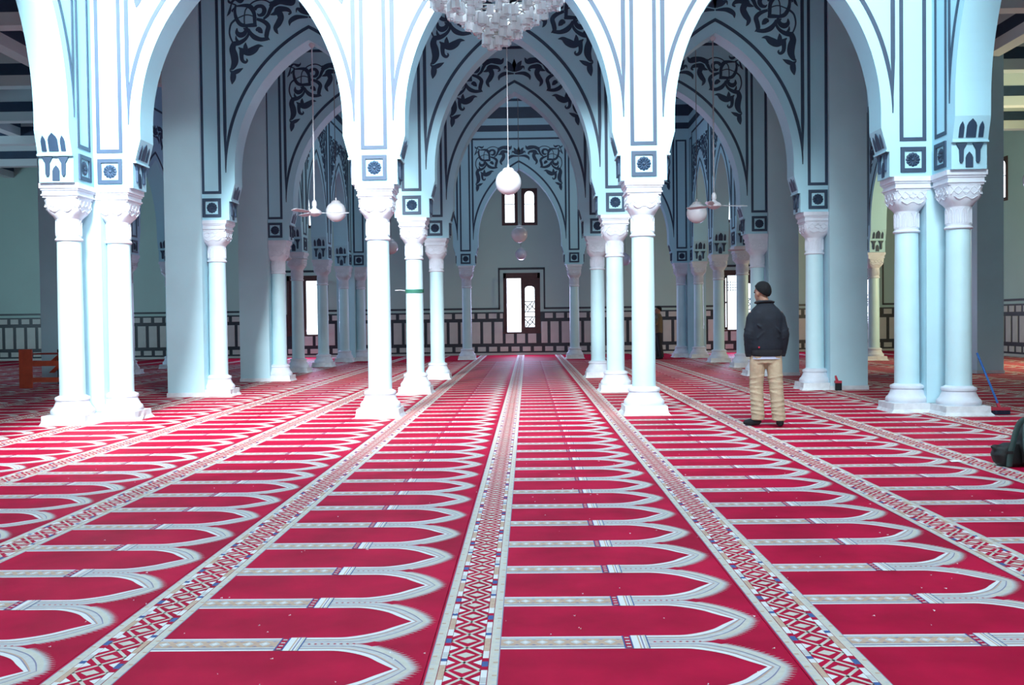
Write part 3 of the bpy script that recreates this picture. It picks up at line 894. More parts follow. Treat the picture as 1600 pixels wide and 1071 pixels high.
def small_window(x, y, rz, hw=0.27):
    w = win_empty(x, y, 0, rz)
    m = MB(); plate_arched(m, -hw-0.03, hw+0.03, 4.89, 6.28, -hw+0.09, hw-0.09, 5.0, 6.0, 6.18, -0.05, 0.03)
    m.build('window_frame', M['wood'], w)
    m = MB(); m.box(-hw+0.08, hw-0.08, -0.01, 0.01, 5.68, 5.70); m.build('glazing_bar', M['wood'], w)
    m = MB(); m.box(-hw+0.06, hw-0.06, 0.012, 0.018, 4.95, 6.22); m.build('pane', M['glass'], w)
for x in UPW: small_window(x, WALL_Y+0.045, 0)
for a, b in RW_UP: small_window(XR+0.03, (a+b)/2, -PI/2, 0.35)

# ------------------------------------------------------------------ hanging lamps and fans
def make_globe():
    r = thing('globe_lamp', 'x', 'lamp')
    m = MB(); m.ball((0,0,0), 0.205, 28, 18); m.build('globe', M['opal'], r, 180)
    m = MB(); m.lathe([(0.10,0.175),(0.085,0.21),(0.06,0.225),(0.018,0.235),(0.012,0.28)], 20); m.build('cap', M['steel'], r, 40)
    return r
gproto = make_globe(); gu = [False]
CAB = {}
def globe(x, y, z, top, label, group='globe lamps hanging between the arcades', sc=1.0):
    if gu[0]: o = copy_tree(gproto)
    else: o = gproto; gu[0] = True
    o.location = (x, y, z); o.scale = (sc, sc, sc); tag(o, label, 'lamp', group)
    m = MB(); m.tube([(0,0,0.27),(0,0,(top-z)/sc-0.02)], 0.007, 6); m.build('cable', M['cable'], o)
    m = MB(); m.lathe([(0.05,(top-z)/sc-0.05),(0.05,(top-z)/sc)], 12); m.build('ceiling_rose', M['steel'], o)
globe(-0.275, 15.3, 3.50, CEIL, 'big white globe lamp hanging in the middle aisle, just behind the front arcade')
globe(-3.85, 19.45, 3.55, CEIL, 'white globe lamp beside the ceiling fan under the arches left of the middle aisle')
globe(3.44, 19.45, 3.42, CEIL, 'white globe lamp beside the ceiling fan that hangs above the man in dark jacket')
globe(-0.17, 23.6, 3.41, 9.6, 'upper of two dim globe lamps seen below the twin arched windows', sc=0.98)
globe(-0.20, 34.3, 3.66, CEIL, 'lower of two dim globe lamps, close to the far wall and above the open window')
globe(-3.83, 27.1, 3.42, 9.6, 'dim globe lamp in the rear hall beside the lone front column')
globe(3.47, 34.0, 3.40, CEIL, 'small far globe lamp mostly hidden by a front arcade column')
globe(8.05, 15.3, 3.42, CEIL, 'white globe lamp in the side aisle near the blue broom')

def make_fan():
    r = thing('ceiling_fan', 'x', 'fan')
    m = MB(); m.lathe([(0.02,-0.10),(0.07,-0.085),(0.125,-0.05),(0.13,-0.02),(0.10,0.015),(0.05,0.04),(0.03,0.07)], 24); m.build('motor', M['fan'], r, 40)
    m = MB(); m.lathe([(0.03,0.06),(0.045,0.10),(0.042,0.16),(0.018,0.20)], 16); m.build('cup', M['fan'], r, 40)
    for k in range(3):
        a = 2*PI*k/3 + 0.10
        m = MB(); c, s = math.cos(a), math.sin(a)
        def W(u, v, z): return (u*c - v*s, u*s + v*c, z)
        o = [(0.10,0.018),(0.19,0.022),(0.22,0.055),(0.45,0.068),(0.60,0.064),(0.62,0.04),(0.62,-0.03),(0.60,-0.052),(0.45,-0.060),(0.22,-0.055),(0.19,-0.022),(0.10,-0.018)]
        for sg in (0, 1):
            q = [W(u, v, -0.035 + v*0.22 + sg*0.006) for u, v in o]
            m.poly(q if sg else q[::-1])
        for i in range(len(o)):
            j = (i+1) % len(o); p, q = o[i], o[j]
            m.poly([W(p[0],p[1],-0.035+p[1]*0.22),W(q[0],q[1],-0.035+q[1]*0.22),W(q[0],q[1],-0.029+q[1]*0.22),W(p[0],p[1],-0.029+p[1]*0.22)])
        m.build('blade', M['fan'], r)
    return r
fproto = make_fan(); fu = [False]
def fan(x, y, z, top, label, rz):
    if fu[0]: o = copy_tree(fproto)
    else: o = fproto; fu[0] = True
    o.location = (x, y, z); o.rotation_euler = (0,0,rz); tag(o, label, 'fan', 'ceiling fans hung from arch tips')
    m = MB(); m.tube([(0,0,0.15),(0,0,top-z-0.01)], 0.013, 8); m.build('rod', M['fan'], o)
    m = MB(); m.lathe([(0.03,top-z-0.09),(0.06,top-z-0.03),(0.06,top-z)], 12); m.build('canopy', M['fan'], o)
APX = arch_profile(1.7975)[0][-1][1]
fan(-3.835, ROW[1], 3.33, APX+0.01, 'three blade ceiling fan on a long white rod, hung left of the middle aisle', 0.0)
fan(3.385, ROW[1], 3.36, APX+0.01, 'three blade ceiling fan on a long rod above the man in the dark jacket', 0.05)
APS = arch_profile((SIDE_Y[1]-SIDE_Y[0])/2)[0][-1][1]
fan(PX_L, (SIDE_Y[0]+SIDE_Y[1])/2+0.5, 2.98, APS-0.02, 'distant ceiling fan in front of a bright open window on the dim side', 0.6)
fan(PX_R, (SIDE_Y[0]+SIDE_Y[1])/2+0.5, 3.05, APS-0.02, 'distant ceiling fan near the window with bars', 0.4)

# ------------------------------------------------------------------ chandelier of glass blocks
cg = bpy.data.materials.new('crystal_glass'); cg.use_nodes = True
b = cg.node_tree.nodes['Principled BSDF']
b.inputs['Base Color'].default_value = (0.93, 0.96, 1.0, 1); b.inputs['Roughness'].default_value = 0.10
b.inputs['Transmission Weight'].default_value = 0.62; b.inputs['IOR'].default_value = 1.45
M['crystal'] = cg
CHX, CHY = -0.215, 7.8
ch = thing('chandelier', 'large chandelier of stacked clear glass blocks over the carpet', 'chandelier', (CHX, CHY, 0))
m = MB()
m.lathe([(0.012,3.56),(0.014,4.6),(0.03,4.62),(0.02,10.6)], 10); m.build('stem', M['brass'], ch, 40)
def blockmesh():
    m = MB(); r, h, t = 0.036, 0.085, 0.009; n = 6
    P = lambda rr, k, z: (rr*math.cos(2*PI*k/n), rr*math.sin(2*PI*k/n), z)
    for k in range(n):
        m.poly([P(r,k,0),P(r,k+1,0),P(r,k+1,h),P(r,k,h)])
        m.poly([P(r-t,k+1,0),P(r-t,k,0),P(r-t,k,h),P(r-t,k+1,h)])
        m.poly([P(r,k+1,0),P(r,k,0),P(r-t,k,0),P(r-t,k+1,0)])
        m.poly([P(r,k,h),P(r,k+1,h),P(r-t,k+1,h),P(r-t,k,h)])
    return m.mesh('glass_block', M['crystal'])
BLK = blockmesh()
rc = random.Random(5)
levels = [(3.50,0.055),(3.545,0.115),(3.600,0.175),(3.655,0.235),(3.71,0.300),(3.765,0.375),(3.82,0.440),(3.875,0.500),(3.93,0.555)]
for (z, r) in levels:
    n = max(4, int(2*PI*r/0.078))
    m = MB(); m.tube([(r*math.cos(2*PI*k/24), r*math.sin(2*PI*k/24), 0.10) for k in range(25)], 0.006, 5)
    ring = m.build('tier_ring', M['brass'], ch, None, (0, 0, z))
    for k in range(n):
        a = 2*PI*(k+rc.random()*0.5)/n; rr = r + rc.uniform(-0.028, 0.028); sc = rc.uniform(0.8, 1.12)
        link('glass_block', BLK, ring, (rr*math.cos(a), rr*math.sin(a), rc.uniform(-0.03, 0.03)), (rc.uniform(-0.10,0.10), rc.uniform(-0.10,0.10), rc.random()*PI), (sc, sc, sc))
for k in range(8):
    a = 2*PI*k/8
    m = MB(); m.tube([(0.015*math.cos(a),0.015*math.sin(a),3.62),(0.2*math.cos(a),0.2*math.sin(a),3.80),(0.53*math.cos(a),0.53*math.sin(a),4.02)], 0.006, 5); m.build('arm', M['brass'], ch)

# ------------------------------------------------------------------ people
def fuse(mb, voxel, smooth_it, mats, name, parent=None, fac=0.5):
    """union of overlapping closed shapes as one continuous skin"""
    me = mb.mesh(name+'_raw', mats)
    o = bpy.data.objects.new(name+'_raw', me); COL.objects.link(o)
    r = o.modifiers.new('r', 'REMESH'); r.mode = 'VOXEL'; r.voxel_size = voxel; r.use_smooth_shade = True
    s = o.modifiers.new('s', 'SMOOTH'); s.factor = fac; s.iterations = smooth_it
    dg = bpy.context.evaluated_depsgraph_get()
    out = bpy.data.meshes.new_from_object(o.evaluated_get(dg))
    bpy.data.objects.remove(o); bpy.data.meshes.remove(me)
    out.name = name
    out.polygons.foreach_set('use_smooth', [True]*len(out.polygons))
    return out
M['skin'] = mat('skin_brown', (0.30, 0.15, 0.10), 0.55, 0.1, 20)
M['hair'] = mat('black_hair', (0.006, 0.006, 0.008), 0.8, 0.3, 60, 0.5, 90, spec=0.2)
M['jacket'] = mat('navy_jacket', (0.010, 0.013, 0.021), 0.8, 0.25, 10, 0.35, 16, bdist=0.02, spec=0.25)
M['rib'] = mat('jacket_rib', (0.006, 0.007, 0.012), 0.9, 0.2, 60)
M['khaki'] = mat('khaki_trousers', (0.42, 0.33, 0.225), 0.8, 0.16, 8, 0.5, 14, bdist=0.03)
M['shirt'] = mat('pale_blue_shirt', (0.42, 0.47, 0.62), 0.8, 0.1, 10)
M['sock'] = mat('black_sock', (0.008, 0.009, 0.014), 0.9)
M['brownjacket'] = mat('olive_brown_jacket', (0.13, 0.095, 0.055), 0.8, 0.2, 8)
M['blacktr'] = mat('black_trousers', (0.010, 0.010, 0.016), 0.8)
M['redtag'] = mat('red_tag', (0.5, 0.02, 0.05), 0.7)

def rings(mb, spec, seg=20):
    """closed loft of horizontal ellipses (cx, cy, z, rx, ry), bottom to top"""
    b = len(mb.v); n = len(spec)
    for (cx, cy, z, rx, ry) in spec:
        for k in range(seg):
            a = 2*PI*k/seg
            ca, sa = math.cos(a), math.sin(a)
            q = (abs(ca)**2.5 + abs(sa)**2.5)**(-1/2.5)
            mb.v.append((cx+rx*q*ca, cy+ry*q*sa, z))
    for i in range(n-1):
        for k in range(seg):
            k2 = (k+1) % seg
            mb.f.append((b+i*seg+k, b+i*seg+k2, b+(i+1)*seg+k2, b+(i+1)*seg+k)); mb.m.append(0)
    mb.f.append(tuple(b+k for k in reversed(range(seg)))); mb.m.append(0)
    mb.f.append(tuple(b+(n-1)*seg+k for k in range(seg))); mb.m.append(0)

def hand(mb, wrist, d, up, side, r=0.0085):
    """palm and five bent fingers; d points along the hand, up is the back of the hand, side towards the thumb"""
    w, d, up, side = Vector(wrist), Vector(d).normalized(), Vector(up).normalized(), Vector(side).normalized()
    mb.tube([w, w+d*0.045, w+d*0.085], [(0.020,0.024),(0.020,0.036),(0.016,0.036)], 10)
    for k, L in enumerate((0.070, 0.080, 0.075, 0.058)):
        o = w + d*0.08 + side*(0.028 - 0.0185*k)
        mb.tube([o, o+d*L*0.45-up*0.006, o+d*L*0.75-up*0.022, o+d*L*0.92-up*0.042], [r, r, r*0.92, r*0.8], 8)
    o = w + d*0.025 + side*0.026
    mb.tube([o, o+d*0.03+side*0.022, o+d*0.058+side*0.026-up*0.012], [r*1.25, r*1.1, r*0.9], 8)

def head(mb, c, yaw, s=1.0):
    """head with nose, brow, ears, chin; faces +y turned by yaw"""
    cy, sy = math.cos(yaw), math.sin(yaw)
    def W(x, y, z): return (c[0]+s*(x*cy-y*sy), c[1]+s*(x*sy+y*cy), c[2]+s*z)
    parts = [((0,-0.010,0.025),(0.076,0.096,0.092)), ((0,0.028,-0.03),(0.062,0.066,0.078)), ((0,0.062,-0.088),(0.030,0.026,0.024)),
             ((0,0.093,-0.016),(0.014,0.022,0.022)), ((0,0.085,0.006),(0.011,0.014,0.028)), ((0,0.080,-0.055),(0.024,0.016,0.012)),
             ((0.078,-0.004,-0.008),(0.010,0.024,0.034)), ((-0.078,-0.004,-0.008),(0.010,0.024,0.034)), ((0,0.078,0.028),(0.048,0.016,0.011))]
    for p, r in parts:
        mb2 = MB(); mb2.ball((0,0,0), [q*s for q in r], 14, 10)
        b = len(mb.v)
        for v in mb2.v: mb.v.append(tuple(Vector(W(*p)) + Vector((v[0]*cy-v[1]*sy, v[0]*sy+v[1]*cy, v[2]))))
        mb.f += [tuple(b+i for i in f_) for f_ in mb2.f]; mb.m += [0]*len(mb2.f)
    return W

def hair_cap(name, W, s, parent):
    m = MB(); seg, rg = 28, 14
    def pt(a, t, rad):
        # t from crown 0 down to 1; hair line is low at the back and high at the forehead
        back = 0.5 - 0.5*math.sin(a)
        low = 0.82 + 1.50*back**1.15
        th = t*low
        x = rad*0.086*math.sin(th)*math.cos(a); y = -0.012 + rad*0.106*math.sin(th)*math.sin(a); z = 0.028 + rad*0.104*math.cos(th)
        n_ = 1 + 0.025*math.sin(a*9+t*11)*min(1, 3*t) + 0.03*max(0, 1-2*t)
        return W(x*n_, y*n_, z*n_)
    for k in range(seg):
        for i in range(rg):
            a0, a1 = 2*PI*k/seg, 2*PI*(k+1)/seg; t0, t1 = i/rg, (i+1)/rg
            m.poly([pt(a0,t0,1.05),pt(a0,t1,1.05),pt(a1,t1,1.05),pt(a1,t0,1.05)])
        a0, a1 = 2*PI*k/seg, 2*PI*(k+1)/seg
        m.poly([pt(a0,1,1.05),pt(a0,1,0.86),pt(a1,1,0.86),pt(a1,1,1.05)])
    me = m.mesh(name, M['hair'], 180)
    bm = bmesh.new(); bm.from_mesh(me); bmesh.ops.remove_doubles(bm, verts=bm.verts, dist=0.0008); bmesh.ops.recalc_face_normals(bm, faces=bm.faces); bm.to_mesh(me); bm.free()
    me.polygons.foreach_set('use_smooth', [True]*len(me.polygons))
    return link(name, me, parent)

def eyes(W, parent):
    for sx in (-1, 1):
        m = MB(); m.ball(W(sx*0.031, 0.082, 0.008), 0.010, 10, 8); m.build('eye', M['sock'], parent, 180)

# --- man walking away, seen from behind, hands in his pockets (local: +y = away from the camera)
def man_walking():
    mb = MB()
    W = head(mb, (-0.030, 0.045, 1.575), 0.55)
    mb.tube([(0.0,0.0,1.40),(-0.012,0.018,1.47),(-0.028,0.035,1.54)], [(0.075,0.07),(0.056,0.060),(0.058,0.062)], 14)
    rings(mb, [(0,0,0.80,0.125,0.09),(0,0,0.92,0.135,0.10),(0,0,1.05,0.125,0.09),(0,0,1.2,0.145,0.10),(0,0,1.34,0.15,0.095),(0,0,1.43,0.09,0.07)])
    LEG = {-1: [(-0.085,0,0.86),(-0.105,0.03,0.47),(-0.095,0.0,0.10)], 1: [(0.085,0,0.86),(0.105,-0.05,0.46),(0.120,-0.10,0.10)]}
    for s in (-1, 1):
        h, k, a = [Vector(p) for p in LEG[s]]
        mb.tube([h, h.lerp(k,0.5), k, k.lerp(a,0.35), a], [0.075,0.064,0.05,0.050,0.036], 12)
        if s < 0: mb.tube([a+Vector((0,-0.01,-0.03)), a+Vector((-0.05,0.03,-0.058)), a+Vector((-0.11,0.065,-0.072))], [0.030,0.028,0.016], 10)
        else: mb.tube([a+Vector((0,-0.02,-0.03)), a+Vector((0.03,0.05,-0.058)), a+Vector((0.055,0.12,-0.072))], [0.030,0.028,0.016], 10)
        sh = Vector((s*0.140,0.0,1.34)); el = Vector((s*0.198,-0.045,1.08)); wr = Vector((s*0.170,0.015,0.845))
        mb.tube([sh, sh.lerp(el,0.5), el, el.lerp(wr,0.4), wr], [0.055,0.046,0.040,0.038,0.026], 12)
        hand(mb, wr, (-s*0.25, 0.12, -1), (s, 0, 0), (0, 1, 0))
    me = fuse(mb, 0.009, 2, M['skin'], 'person')
    root = link('person', me, None)
    hair_cap('hair', W, 1.0, root); eyes(W, root)
    # trousers
    mb = MB()
    rings(mb, [(0,0,0.74,0.150,0.112),(0,0,0.82,0.158,0.120),(0,0,0.92,0.156,0.112)])
    mb.ball((-0.07,-0.055,0.83),(0.085,0.070,0.085)); mb.ball((0.07,-0.055,0.83),(0.085,0.070,0.085))
    for s in (-1, 1):
        h, k, a = [Vector(p) for p in LEG[s]]
        pts = [h+Vector((s*-0.004,0,0)), h.lerp(k,0.3), h.lerp(k,0.6), k, k.lerp(a,0.3), k.lerp(a,0.65), a+Vector((0,0,0.01)), a+Vector((0,0,-0.035))]
        rad = [0.096,0.094,0.086,0.079,0.077,0.074,0.075,0.078]
        mb.tube(pts, rad, 16)
        rnd = random.Random(s+5)
        for z, rr in ((0.30,0.079),(0.24,0.080),(0.19,0.079),(0.14,0.081),(0.38,0.080),(0.45,0.081),(0.52,0.083),(0.58,0.087)):      # folds
            t = (0.86-z)
            p = h.lerp(k, t/0.39) if z > k.z else k.lerp(a, (k.z-z)/(k.z-a.z))
            tl = rnd.uniform(-0.35,0.35)
            c = [(p.x+rr*math.cos(q), p.y+rr*math.sin(q)*0.96, z + tl*rr*math.cos(q)) for q in [2*PI*j/14 for j in range(15)]]
            mb.tube(c, 0.008, 6)
    tro = fuse(mb, 0.009, 3, M['khaki'], 'trousers'); link('trousers', tro, root)
    # shirt tail
    m = MB(); rings(m, [(0,0,0.792,0.168,0.132),(0,0,0.84,0.166,0.130),(0,0,0.92,0.160,0.122)], 28); link('shirt_hem', m.mesh('shirt_hem', M['shirt'], 50), root)
    # jacket
    mb = MB()
    rings(mb, [(0,-0.003,0.865,0.168,0.138),(0,-0.005,0.92,0.184,0.150),(0,-0.005,1.04,0.186,0.150),(0,-0.004,1.18,0.192,0.146),(0,-0.004,1.27,0.196,0.138),(0,-0.003,1.335,0.184,0.124),(0,-0.001,1.385,0.150,0.104),(0,0.003,1.425,0.108,0.088),(0,0.006,1.455,0.086,0.080)], 28)
    for s in (-1, 1):
        sh = Vector((s*0.136,-0.004,1.325)); el = Vector((s*0.200,-0.045,1.08)); wr = Vector((s*0.186,0.010,0.855))
        mb.tube([sh, sh.lerp(el,0.22)+Vector((s*0.006,0,0.0)), sh.lerp(el,0.55), el, el.lerp(wr,0.35), el.lerp(wr,0.8), wr], [0.060,0.070,0.068,0.064,0.061,0.055,0.050], 16)
        for z, rr in ((1.00,0.062),(1.04,0.064),(1.12,0.066),(0.94,0.059)):
            p = sh.lerp(el,(1.325-z)/0.245) if z > 1.08 else el.lerp(wr,(1.08-z)/0.225)
            c = [(p.x+rr*math.cos(q), p.y+rr*math.sin(q), z+0.4*s*rr*math.cos(q)) for q in [2*PI*j/14 for j in range(15)]]
            mb.tube(c, 0.007, 6)
    for (x0,z0,x1,z1) in ((-0.15,1.02,0.02,1.16),(-0.10,0.99,0.12,1.05),(0.05,1.20,0.17,1.06),(-0.16,1.22,-0.03,1.10)):
        mb.tube([(x0,-0.142,z0),((x0+x1)/2,-0.146,(z0+z1)/2+0.012),(x1,-0.140,z1)], [0.004,0.010,0.004], 6)
    jk = link('jacket', fuse(mb, 0.010, 6, M['jacket'], 'jacket'), root)
    m = MB(); rings(m, [(0,-0.004,0.825,0.166,0.138),(0,-0.004,0.832,0.172,0.142),(0,-0.004,0.885,0.180,0.149),(0,-0.004,0.900,0.176,0.146)], 32); link('waistband', m.mesh('waistband', M['rib'], 60), jk)
    m = MB(); m.tube([(0.088*math.cos(q)-0.008, 0.014+0.082*math.sin(q), 1.462-0.010*math.sin(q)) for q in [2*PI*j/28 for j in range(29)]], [(0.016,0.030)]*29, 8); link('collar', m.mesh('collar', M['rib'], 60), jk)
    for s in (-1, 1):
        m = MB(); m.tube([(s*0.188,0.008,0.875),(s*0.180,0.014,0.825)], [0.053,0.046], 14); link('cuff', m.mesh('cuff', M['rib'], 60), jk)
    m = MB(); m.box(-0.120,-0.106,-0.158,-0.138,0.925,0.942); link('jacket_tag', m.mesh('jacket_tag', M['redtag']), jk)
    # socks
    for s in (-1, 1):
        a = Vector(LEG[s][2]); m = MB()
        if s < 0: p = [a+Vector((0.015,-0.02,-0.035)), a+Vector((0.0,-0.01,-0.055)), a+Vector((-0.06,0.035,-0.062)), a+Vector((-0.125,0.075,-0.073)), a+Vector((-0.150,0.09,-0.076))]
        else: p = [a+Vector((-0.005,-0.045,-0.03)), a+Vector((0,-0.03,-0.058)), a+Vector((0.035,0.05,-0.062)), a+Vector((0.062,0.14,-0.073)), a+Vector((0.070,0.165,-0.077))]
        m.tube(p, [(0.034,0.030),(0.042,0.042),(0.044,0.038),(0.034,0.027),(0.014,0.014)], 14)
        me = fuse(m, 0.007, 3, M['sock'], 'sock'); link('sock', me, root)
    return root
man = man_walking()
man.location = (2.84, 11.5, 0.012)
man.scale = (1.03, 1.03, 1.005)
tag(man, 'man in a dark jacket and khaki trousers walking away, hands in pockets', 'person')

# --- man standing far off, turned sideways, one hand raised to his face (local: faces -x)
def man_far():
    mb = MB()
    W = head(mb, (-0.015, 0, 1.575), PI/2)
    mb.tube([(0.02,0,1.40),(0,0,1.47),(-0.01,0,1.54)], [0.07,0.056,0.058], 12)
    rings(mb, [(0,0,0.82,0.09,0.13),(0,0,1.05,0.09,0.13),(0,0,1.34,0.095,0.15),(0,0,1.43,0.07,0.09)])
    for s in (-1, 1):
        h, k, a = Vector((0,s*0.085,0.86)), Vector((-0.02*s,s*0.095,0.47)), Vector((0.03-0.05*s,s*0.10,0.08))
        mb.tube([h,k,a],[0.08,0.05,0.038],12); mb.tube([a+Vector((0.02,0,-0.02)),a+Vector((-0.06,0,-0.045)),a+Vector((-0.16,0,-0.055))],[0.034,0.036,0.022],10)
    sh, el, wr = Vector((0.01,-0.18,1.37)), Vector((-0.10,-0.20,1.13)), Vector((-0.20,-0.10,1.34))
    mb.tube([sh,el,wr],[0.052,0.042,0.028],12); hand(mb, wr, (-0.05,0.4,0.8), (0.2,-1,0), (1,0,0.2))
    sh, el, wr = Vector((0.01,0.18,1.37)), Vector((0.0,0.22,1.10)), Vector((-0.16,0.16,1.02))
    mb.tube([sh,el,wr],[0.052,0.042,0.028],12); hand(mb, wr, (-1,-0.1,-0.1), (0,0.2,1), (0,-1,0))
    root = link('person', fuse(mb, 0.011, 2, M['skin'], 'person'), None)
    hair_cap('hair', W, 1.0, root); eyes(W, root)
    mb = MB(); rings(mb, [(0,0,0.76,0.115,0.155),(0,0,0.86,0.12,0.16),(0,0,0.94,0.115,0.155)])
    for s in (-1, 1):
        h, k, a = Vector((0,s*0.075,0.86)), Vector((-0.02*s,s*0.09,0.47)), Vector((0.03-0.05*s,s*0.10,0.05))
        mb.tube([h,h.lerp(k,0.5),k,a],[0.10,0.092,0.08,0.075],14)
    link('trousers', fuse(mb, 0.012, 3, M['blacktr'], 'trousers'), root)
    mb = MB(); rings(mb, [(0,0,0.84,0.125,0.17),(0,0,1.0,0.128,0.175),(0,0,1.2,0.13,0.185),(0,0,1.34,0.12,0.185),(0,0,1.42,0.085,0.12),(0,0,1.46,0.072,0.078)])
    for sh, el, wr in ((Vector((0.01,-0.17,1.37)), Vector((-0.10,-0.20,1.13)), Vector((-0.185,-0.115,1.31))), (Vector((0.01,0.17,1.37)), Vector((0.0,0.22,1.10)), Vector((-0.14,0.165,1.025)))):
        mb.tube([sh, sh.lerp(el,0.5), el, wr],[0.072,0.068,0.062,0.046],14)
    link('jacket', fuse(mb, 0.012, 3, M['brownjacket'], 'jacket'), root)
    for s in (-1, 1):
        a = Vector((0.03-0.05*s,s*0.10,0.06)); m = MB(); m.tube([a+Vector((0.03,0,-0.01)),a+Vector((-0.05,0,-0.02)),a+Vector((-0.17,0,-0.03))],[0.044,0.044,0.028],12); link('shoe', m.mesh('shoe', M['sock'], 60), root)
    return root
man2 = man_far(); man2.location = (4.24, 31.1, 0.004)
tag(man2, 'man in a brown jacket and black trousers standing half behind a column', 'person')

# ------------------------------------------------------------------ red wooden rack behind the corner columns
M['redwood'] = mat('orange_red_painted_wood', (0.62, 0.10, 0.045), 0.6, 0.22, 6)
M['darkred'] = mat('dark_red_painted_wood', (0.30, 0.035, 0.03), 0.6, 0.2, 6)
rk = thing('wooden_rack', 'orange red painted wooden rack of planks behind the bright corner columns', 'rack', (-10.7, 20.0, 0.004))
def plank(x0,x1,y0,y1,z0,z1,name='plank',mt='redwood'):
    m = MB(); m.box(x0,x1,y0,y1,z0,z1); m.build(name, M[mt], rk)
plank(0.0,0.28,0.0,0.03,0.0,0.81,'end_board')
plank(1.52,1.80,0.0,0.03,0.0,0.81,'end_board')
plank(0.28,1.52,0.005,0.03,0.46,0.57,'rail'); plank(0.28,1.52,0.005,0.03,0.12,0.22,'rail')
plank(0.28,1.52,0.03,0.40,0.70,0.73,'shelf','darkred')
plank(0.0,0.03,0.03,0.42,0.0,0.81,'side_board'); plank(1.77,1.80,0.03,0.42,0.0,0.81,'side_board','darkred')
plank(0.62,1.75,0.40,0.42,0.05,0.80,'back_board','sock')
for k in range(2):
    m = MB(); m.prism([(0.45,0.30+0.22*k),(0.56,0.30+0.22*k),(0.80,0.52+0.20*k),(0.69,0.52+0.20*k)], 0.36, 0.40, 'y'); m.build('brace', M['redwood'], rk)

# ------------------------------------------------------------------ backpack
M['bag'] = mat('black_nylon', (0.004, 0.0045, 0.006), 0.6, 0.2, 20, 0.4, 60)
M['baggreen'] = mat('dark_green_webbing', (0.022, 0.055, 0.052), 0.6, 0.2, 30, 0.3, 90)
M['yellow'] = mat('yellow_pull', (0.65, 0.62, 0.08), 0.6)
bp = thing('backpack', 'black backpack with dark green straps and a yellow zip pull on the carpet', 'bag', (4.17, 8.30, 0.003))
mb = MB()
rings(mb, [(0.16,0,0.0,0.14,0.12),(0.16,0,0.03,0.17,0.14),(0.165,0,0.16,0.165,0.14),(0.17,0,0.28,0.15,0.125),(0.175,0,0.35,0.11,0.10),(0.175,0,0.385,0.06,0.06)], 24)
rings(mb, [(-0.05,-0.02,0.0,0.085,0.08),(-0.06,-0.02,0.03,0.115,0.10),(-0.075,-0.02,0.10,0.125,0.10),(-0.07,-0.02,0.16,0.105,0.085),(-0.03,-0.02,0.195,0.06,0.06)], 20)
mb.tube([(-0.13,-0.03,0.13),(-0.19,-0.035,0.165),(-0.215,-0.035,0.17)], [0.05,0.026,0.008], 10)
mb.ball((0.13,-0.13,0.11),(0.10,0.06,0.10))
link('body', fuse(mb, 0.010, 2, M['bag'], 'body'), bp)
def strap(name, pts, wd, mt):
    m = MB(); m.tube(catmull(pts, 5), wd, 8); m.build(name, M[mt], bp, 60)
strap('shoulder_strap', [(-0.115,-0.150,0.012),(-0.105,-0.150,0.11),(-0.080,-0.145,0.21),(-0.050,-0.13,0.30),(-0.012,-0.12,0.375),(0.035,-0.11,0.402),(0.075,-0.10,0.39)], (0.026,0.009), 'baggreen')
strap('shoulder_strap', [(0.035,-0.200,0.035),(0.020,-0.19,0.12),(0.018,-0.170,0.22),(0.030,-0.145,0.31),(0.055,-0.115,0.375),(0.11,-0.09,0.385)], (0.030,0.010), 'baggreen')
strap('zip_pull', [(0.062,-0.205,0.195),(0.076,-0.207,0.235),(0.084,-0.200,0.270)], (0.008,0.004), 'yellow')
m = MB(); m.box(-0.145,-0.085,-0.166,-0.148,0.120,0.145); m.build('buckle', M['bag'], bp)
strap('piping', [(0.04,-0.195,0.10),(0.07,-0.205,0.055),(0.14,-0.20,0.03),(0.22,-0.16,0.05)], (0.018,0.008), 'baggreen')

# ------------------------------------------------------------------ brooms, cord, paper
M['blueplastic'] = mat('blue_plastic', (0.02, 0.13, 0.42), 0.35)
M['redplastic'] = mat('red_plastic', (0.42, 0.03, 0.06), 0.5)
M['bristle'] = mat('dark_bristle', (0.015, 0.02, 0.05), 0.9)
M['green'] = mat('green_cord', (0.03, 0.17, 0.12), 0.6)
M['paper'] = mat('white_paper', (0.80, 0.80, 0.80), 0.8)
br = thing('broom', 'broom with a blue handle leaning on the corner column', 'broom', (6.12, 12.55, 0.004))
m = MB(); m.tube([(0,0,0.09),(-0.245,0.10,0.80)], 0.014, 10); m.build('handle', M['blueplastic'], br, 60)
m = MB(); m.box(-0.13,0.13,-0.03,0.03,0.055,0.095); m.tube([(0,0,0.085),(-0.02,0.013,0.145)], 0.022, 10); m.build('head', M['redplastic'], br)
m = MB()
for k in range(14):
    for j in range(3):
        xx = -0.12+0.0185*k; yy = -0.02+0.02*j
        m.box(xx-0.006,xx+0.006,yy-0.006,yy+0.006,0.0,0.06)
b_ = m.build('bristles', M['bristle'], br); b_['kind'] = 'stuff'
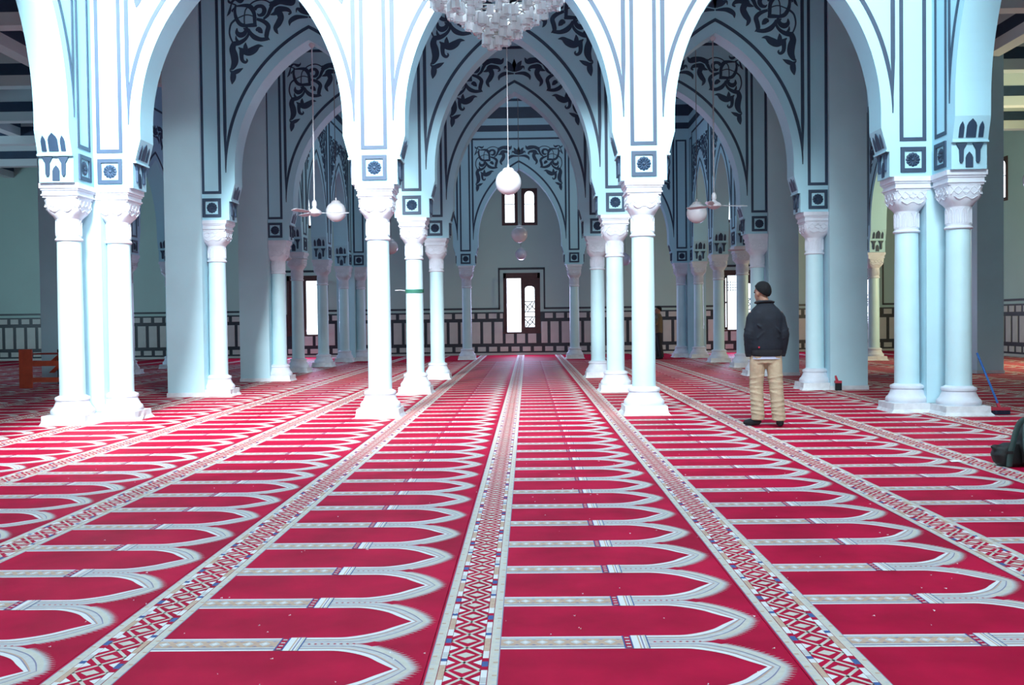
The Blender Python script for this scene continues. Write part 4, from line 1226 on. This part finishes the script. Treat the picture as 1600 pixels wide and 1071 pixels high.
hb = thing('hand_brush', 'small red and black brush at the foot of a pier', 'brush', (5.45, 16.93, 0.004))
m = MB(); m.box(-0.05,0.05,-0.03,0.03,0.0,0.13); m.build('bristles', M['sock'], hb)
m = MB(); m.box(-0.06,0.05,-0.035,0.035,0.13,0.17); m.tube([(-0.02,0,0.15),(-0.05,0,0.26)],[0.028,0.016],10); m.build('handle', M['redplastic'], hb)

gc = thing('green_cord', 'green cord tied around the shaft of a second arcade column', 'cord', (CX[1], ROW[1], 0))
m = MB()
for dz in (-0.022, 0.0, 0.022):
    m.tube([(0.164*math.cos(2*PI*k/28), 0.164*math.sin(2*PI*k/28), 1.86+dz+0.01*math.sin(2*PI*k/28)) for k in range(29)], 0.012, 6)
m.build('loops', M['green'], gc, 60)
m = MB(); m.tube(catmull([(-0.16,-0.05,1.86),(-0.24,-0.07,1.875),(-0.34,-0.08,1.87)],4), 0.009, 6); m.build('loose_end', M['cable'], gc, 60)

pp = MB()
pp.v += [(-0.045,-0.03,0.004),(0.05,-0.035,0.006),(0.055,0.03,0.012),(-0.04,0.035,0.008),(0.0,0.0,0.015)]
pp.f += [(0,1,4),(1,2,4),(2,3,4),(3,0,4)]; pp.m += [0]*4
o = pp.build('paper_scrap', M['paper'], None, None, (3.78, 8.55, 0.0))
tag(o, 'crumpled white scrap of paper lying on the carpet near the backpack', 'paper')
# tiny shreds strewn over the carpet
m = MB(); rs = random.Random(11)
for k in range(260):
    y = 3.0 + 9.0*rs.random()**1.3; x = rs.uniform(-0.42, 0.42)*y*1.25
    l, w_, a = rs.uniform(0.002,0.007), rs.uniform(0.001,0.003), rs.uniform(0,PI)
    c, s = math.cos(a), math.sin(a); z = 0.0075
    m.poly([(x+(u*l)*c-(v*w_)*s, y+(u*l)*s+(v*w_)*c, z+0.002*u*v) for u, v in ((-1,-1),(1,-1),(1,1),(-1,1))])
o = m.build('carpet_litter', M['paper']); o['kind'] = 'stuff'
tag(o, 'tiny pale shreds of litter strewn over the crimson carpet', 'litter')
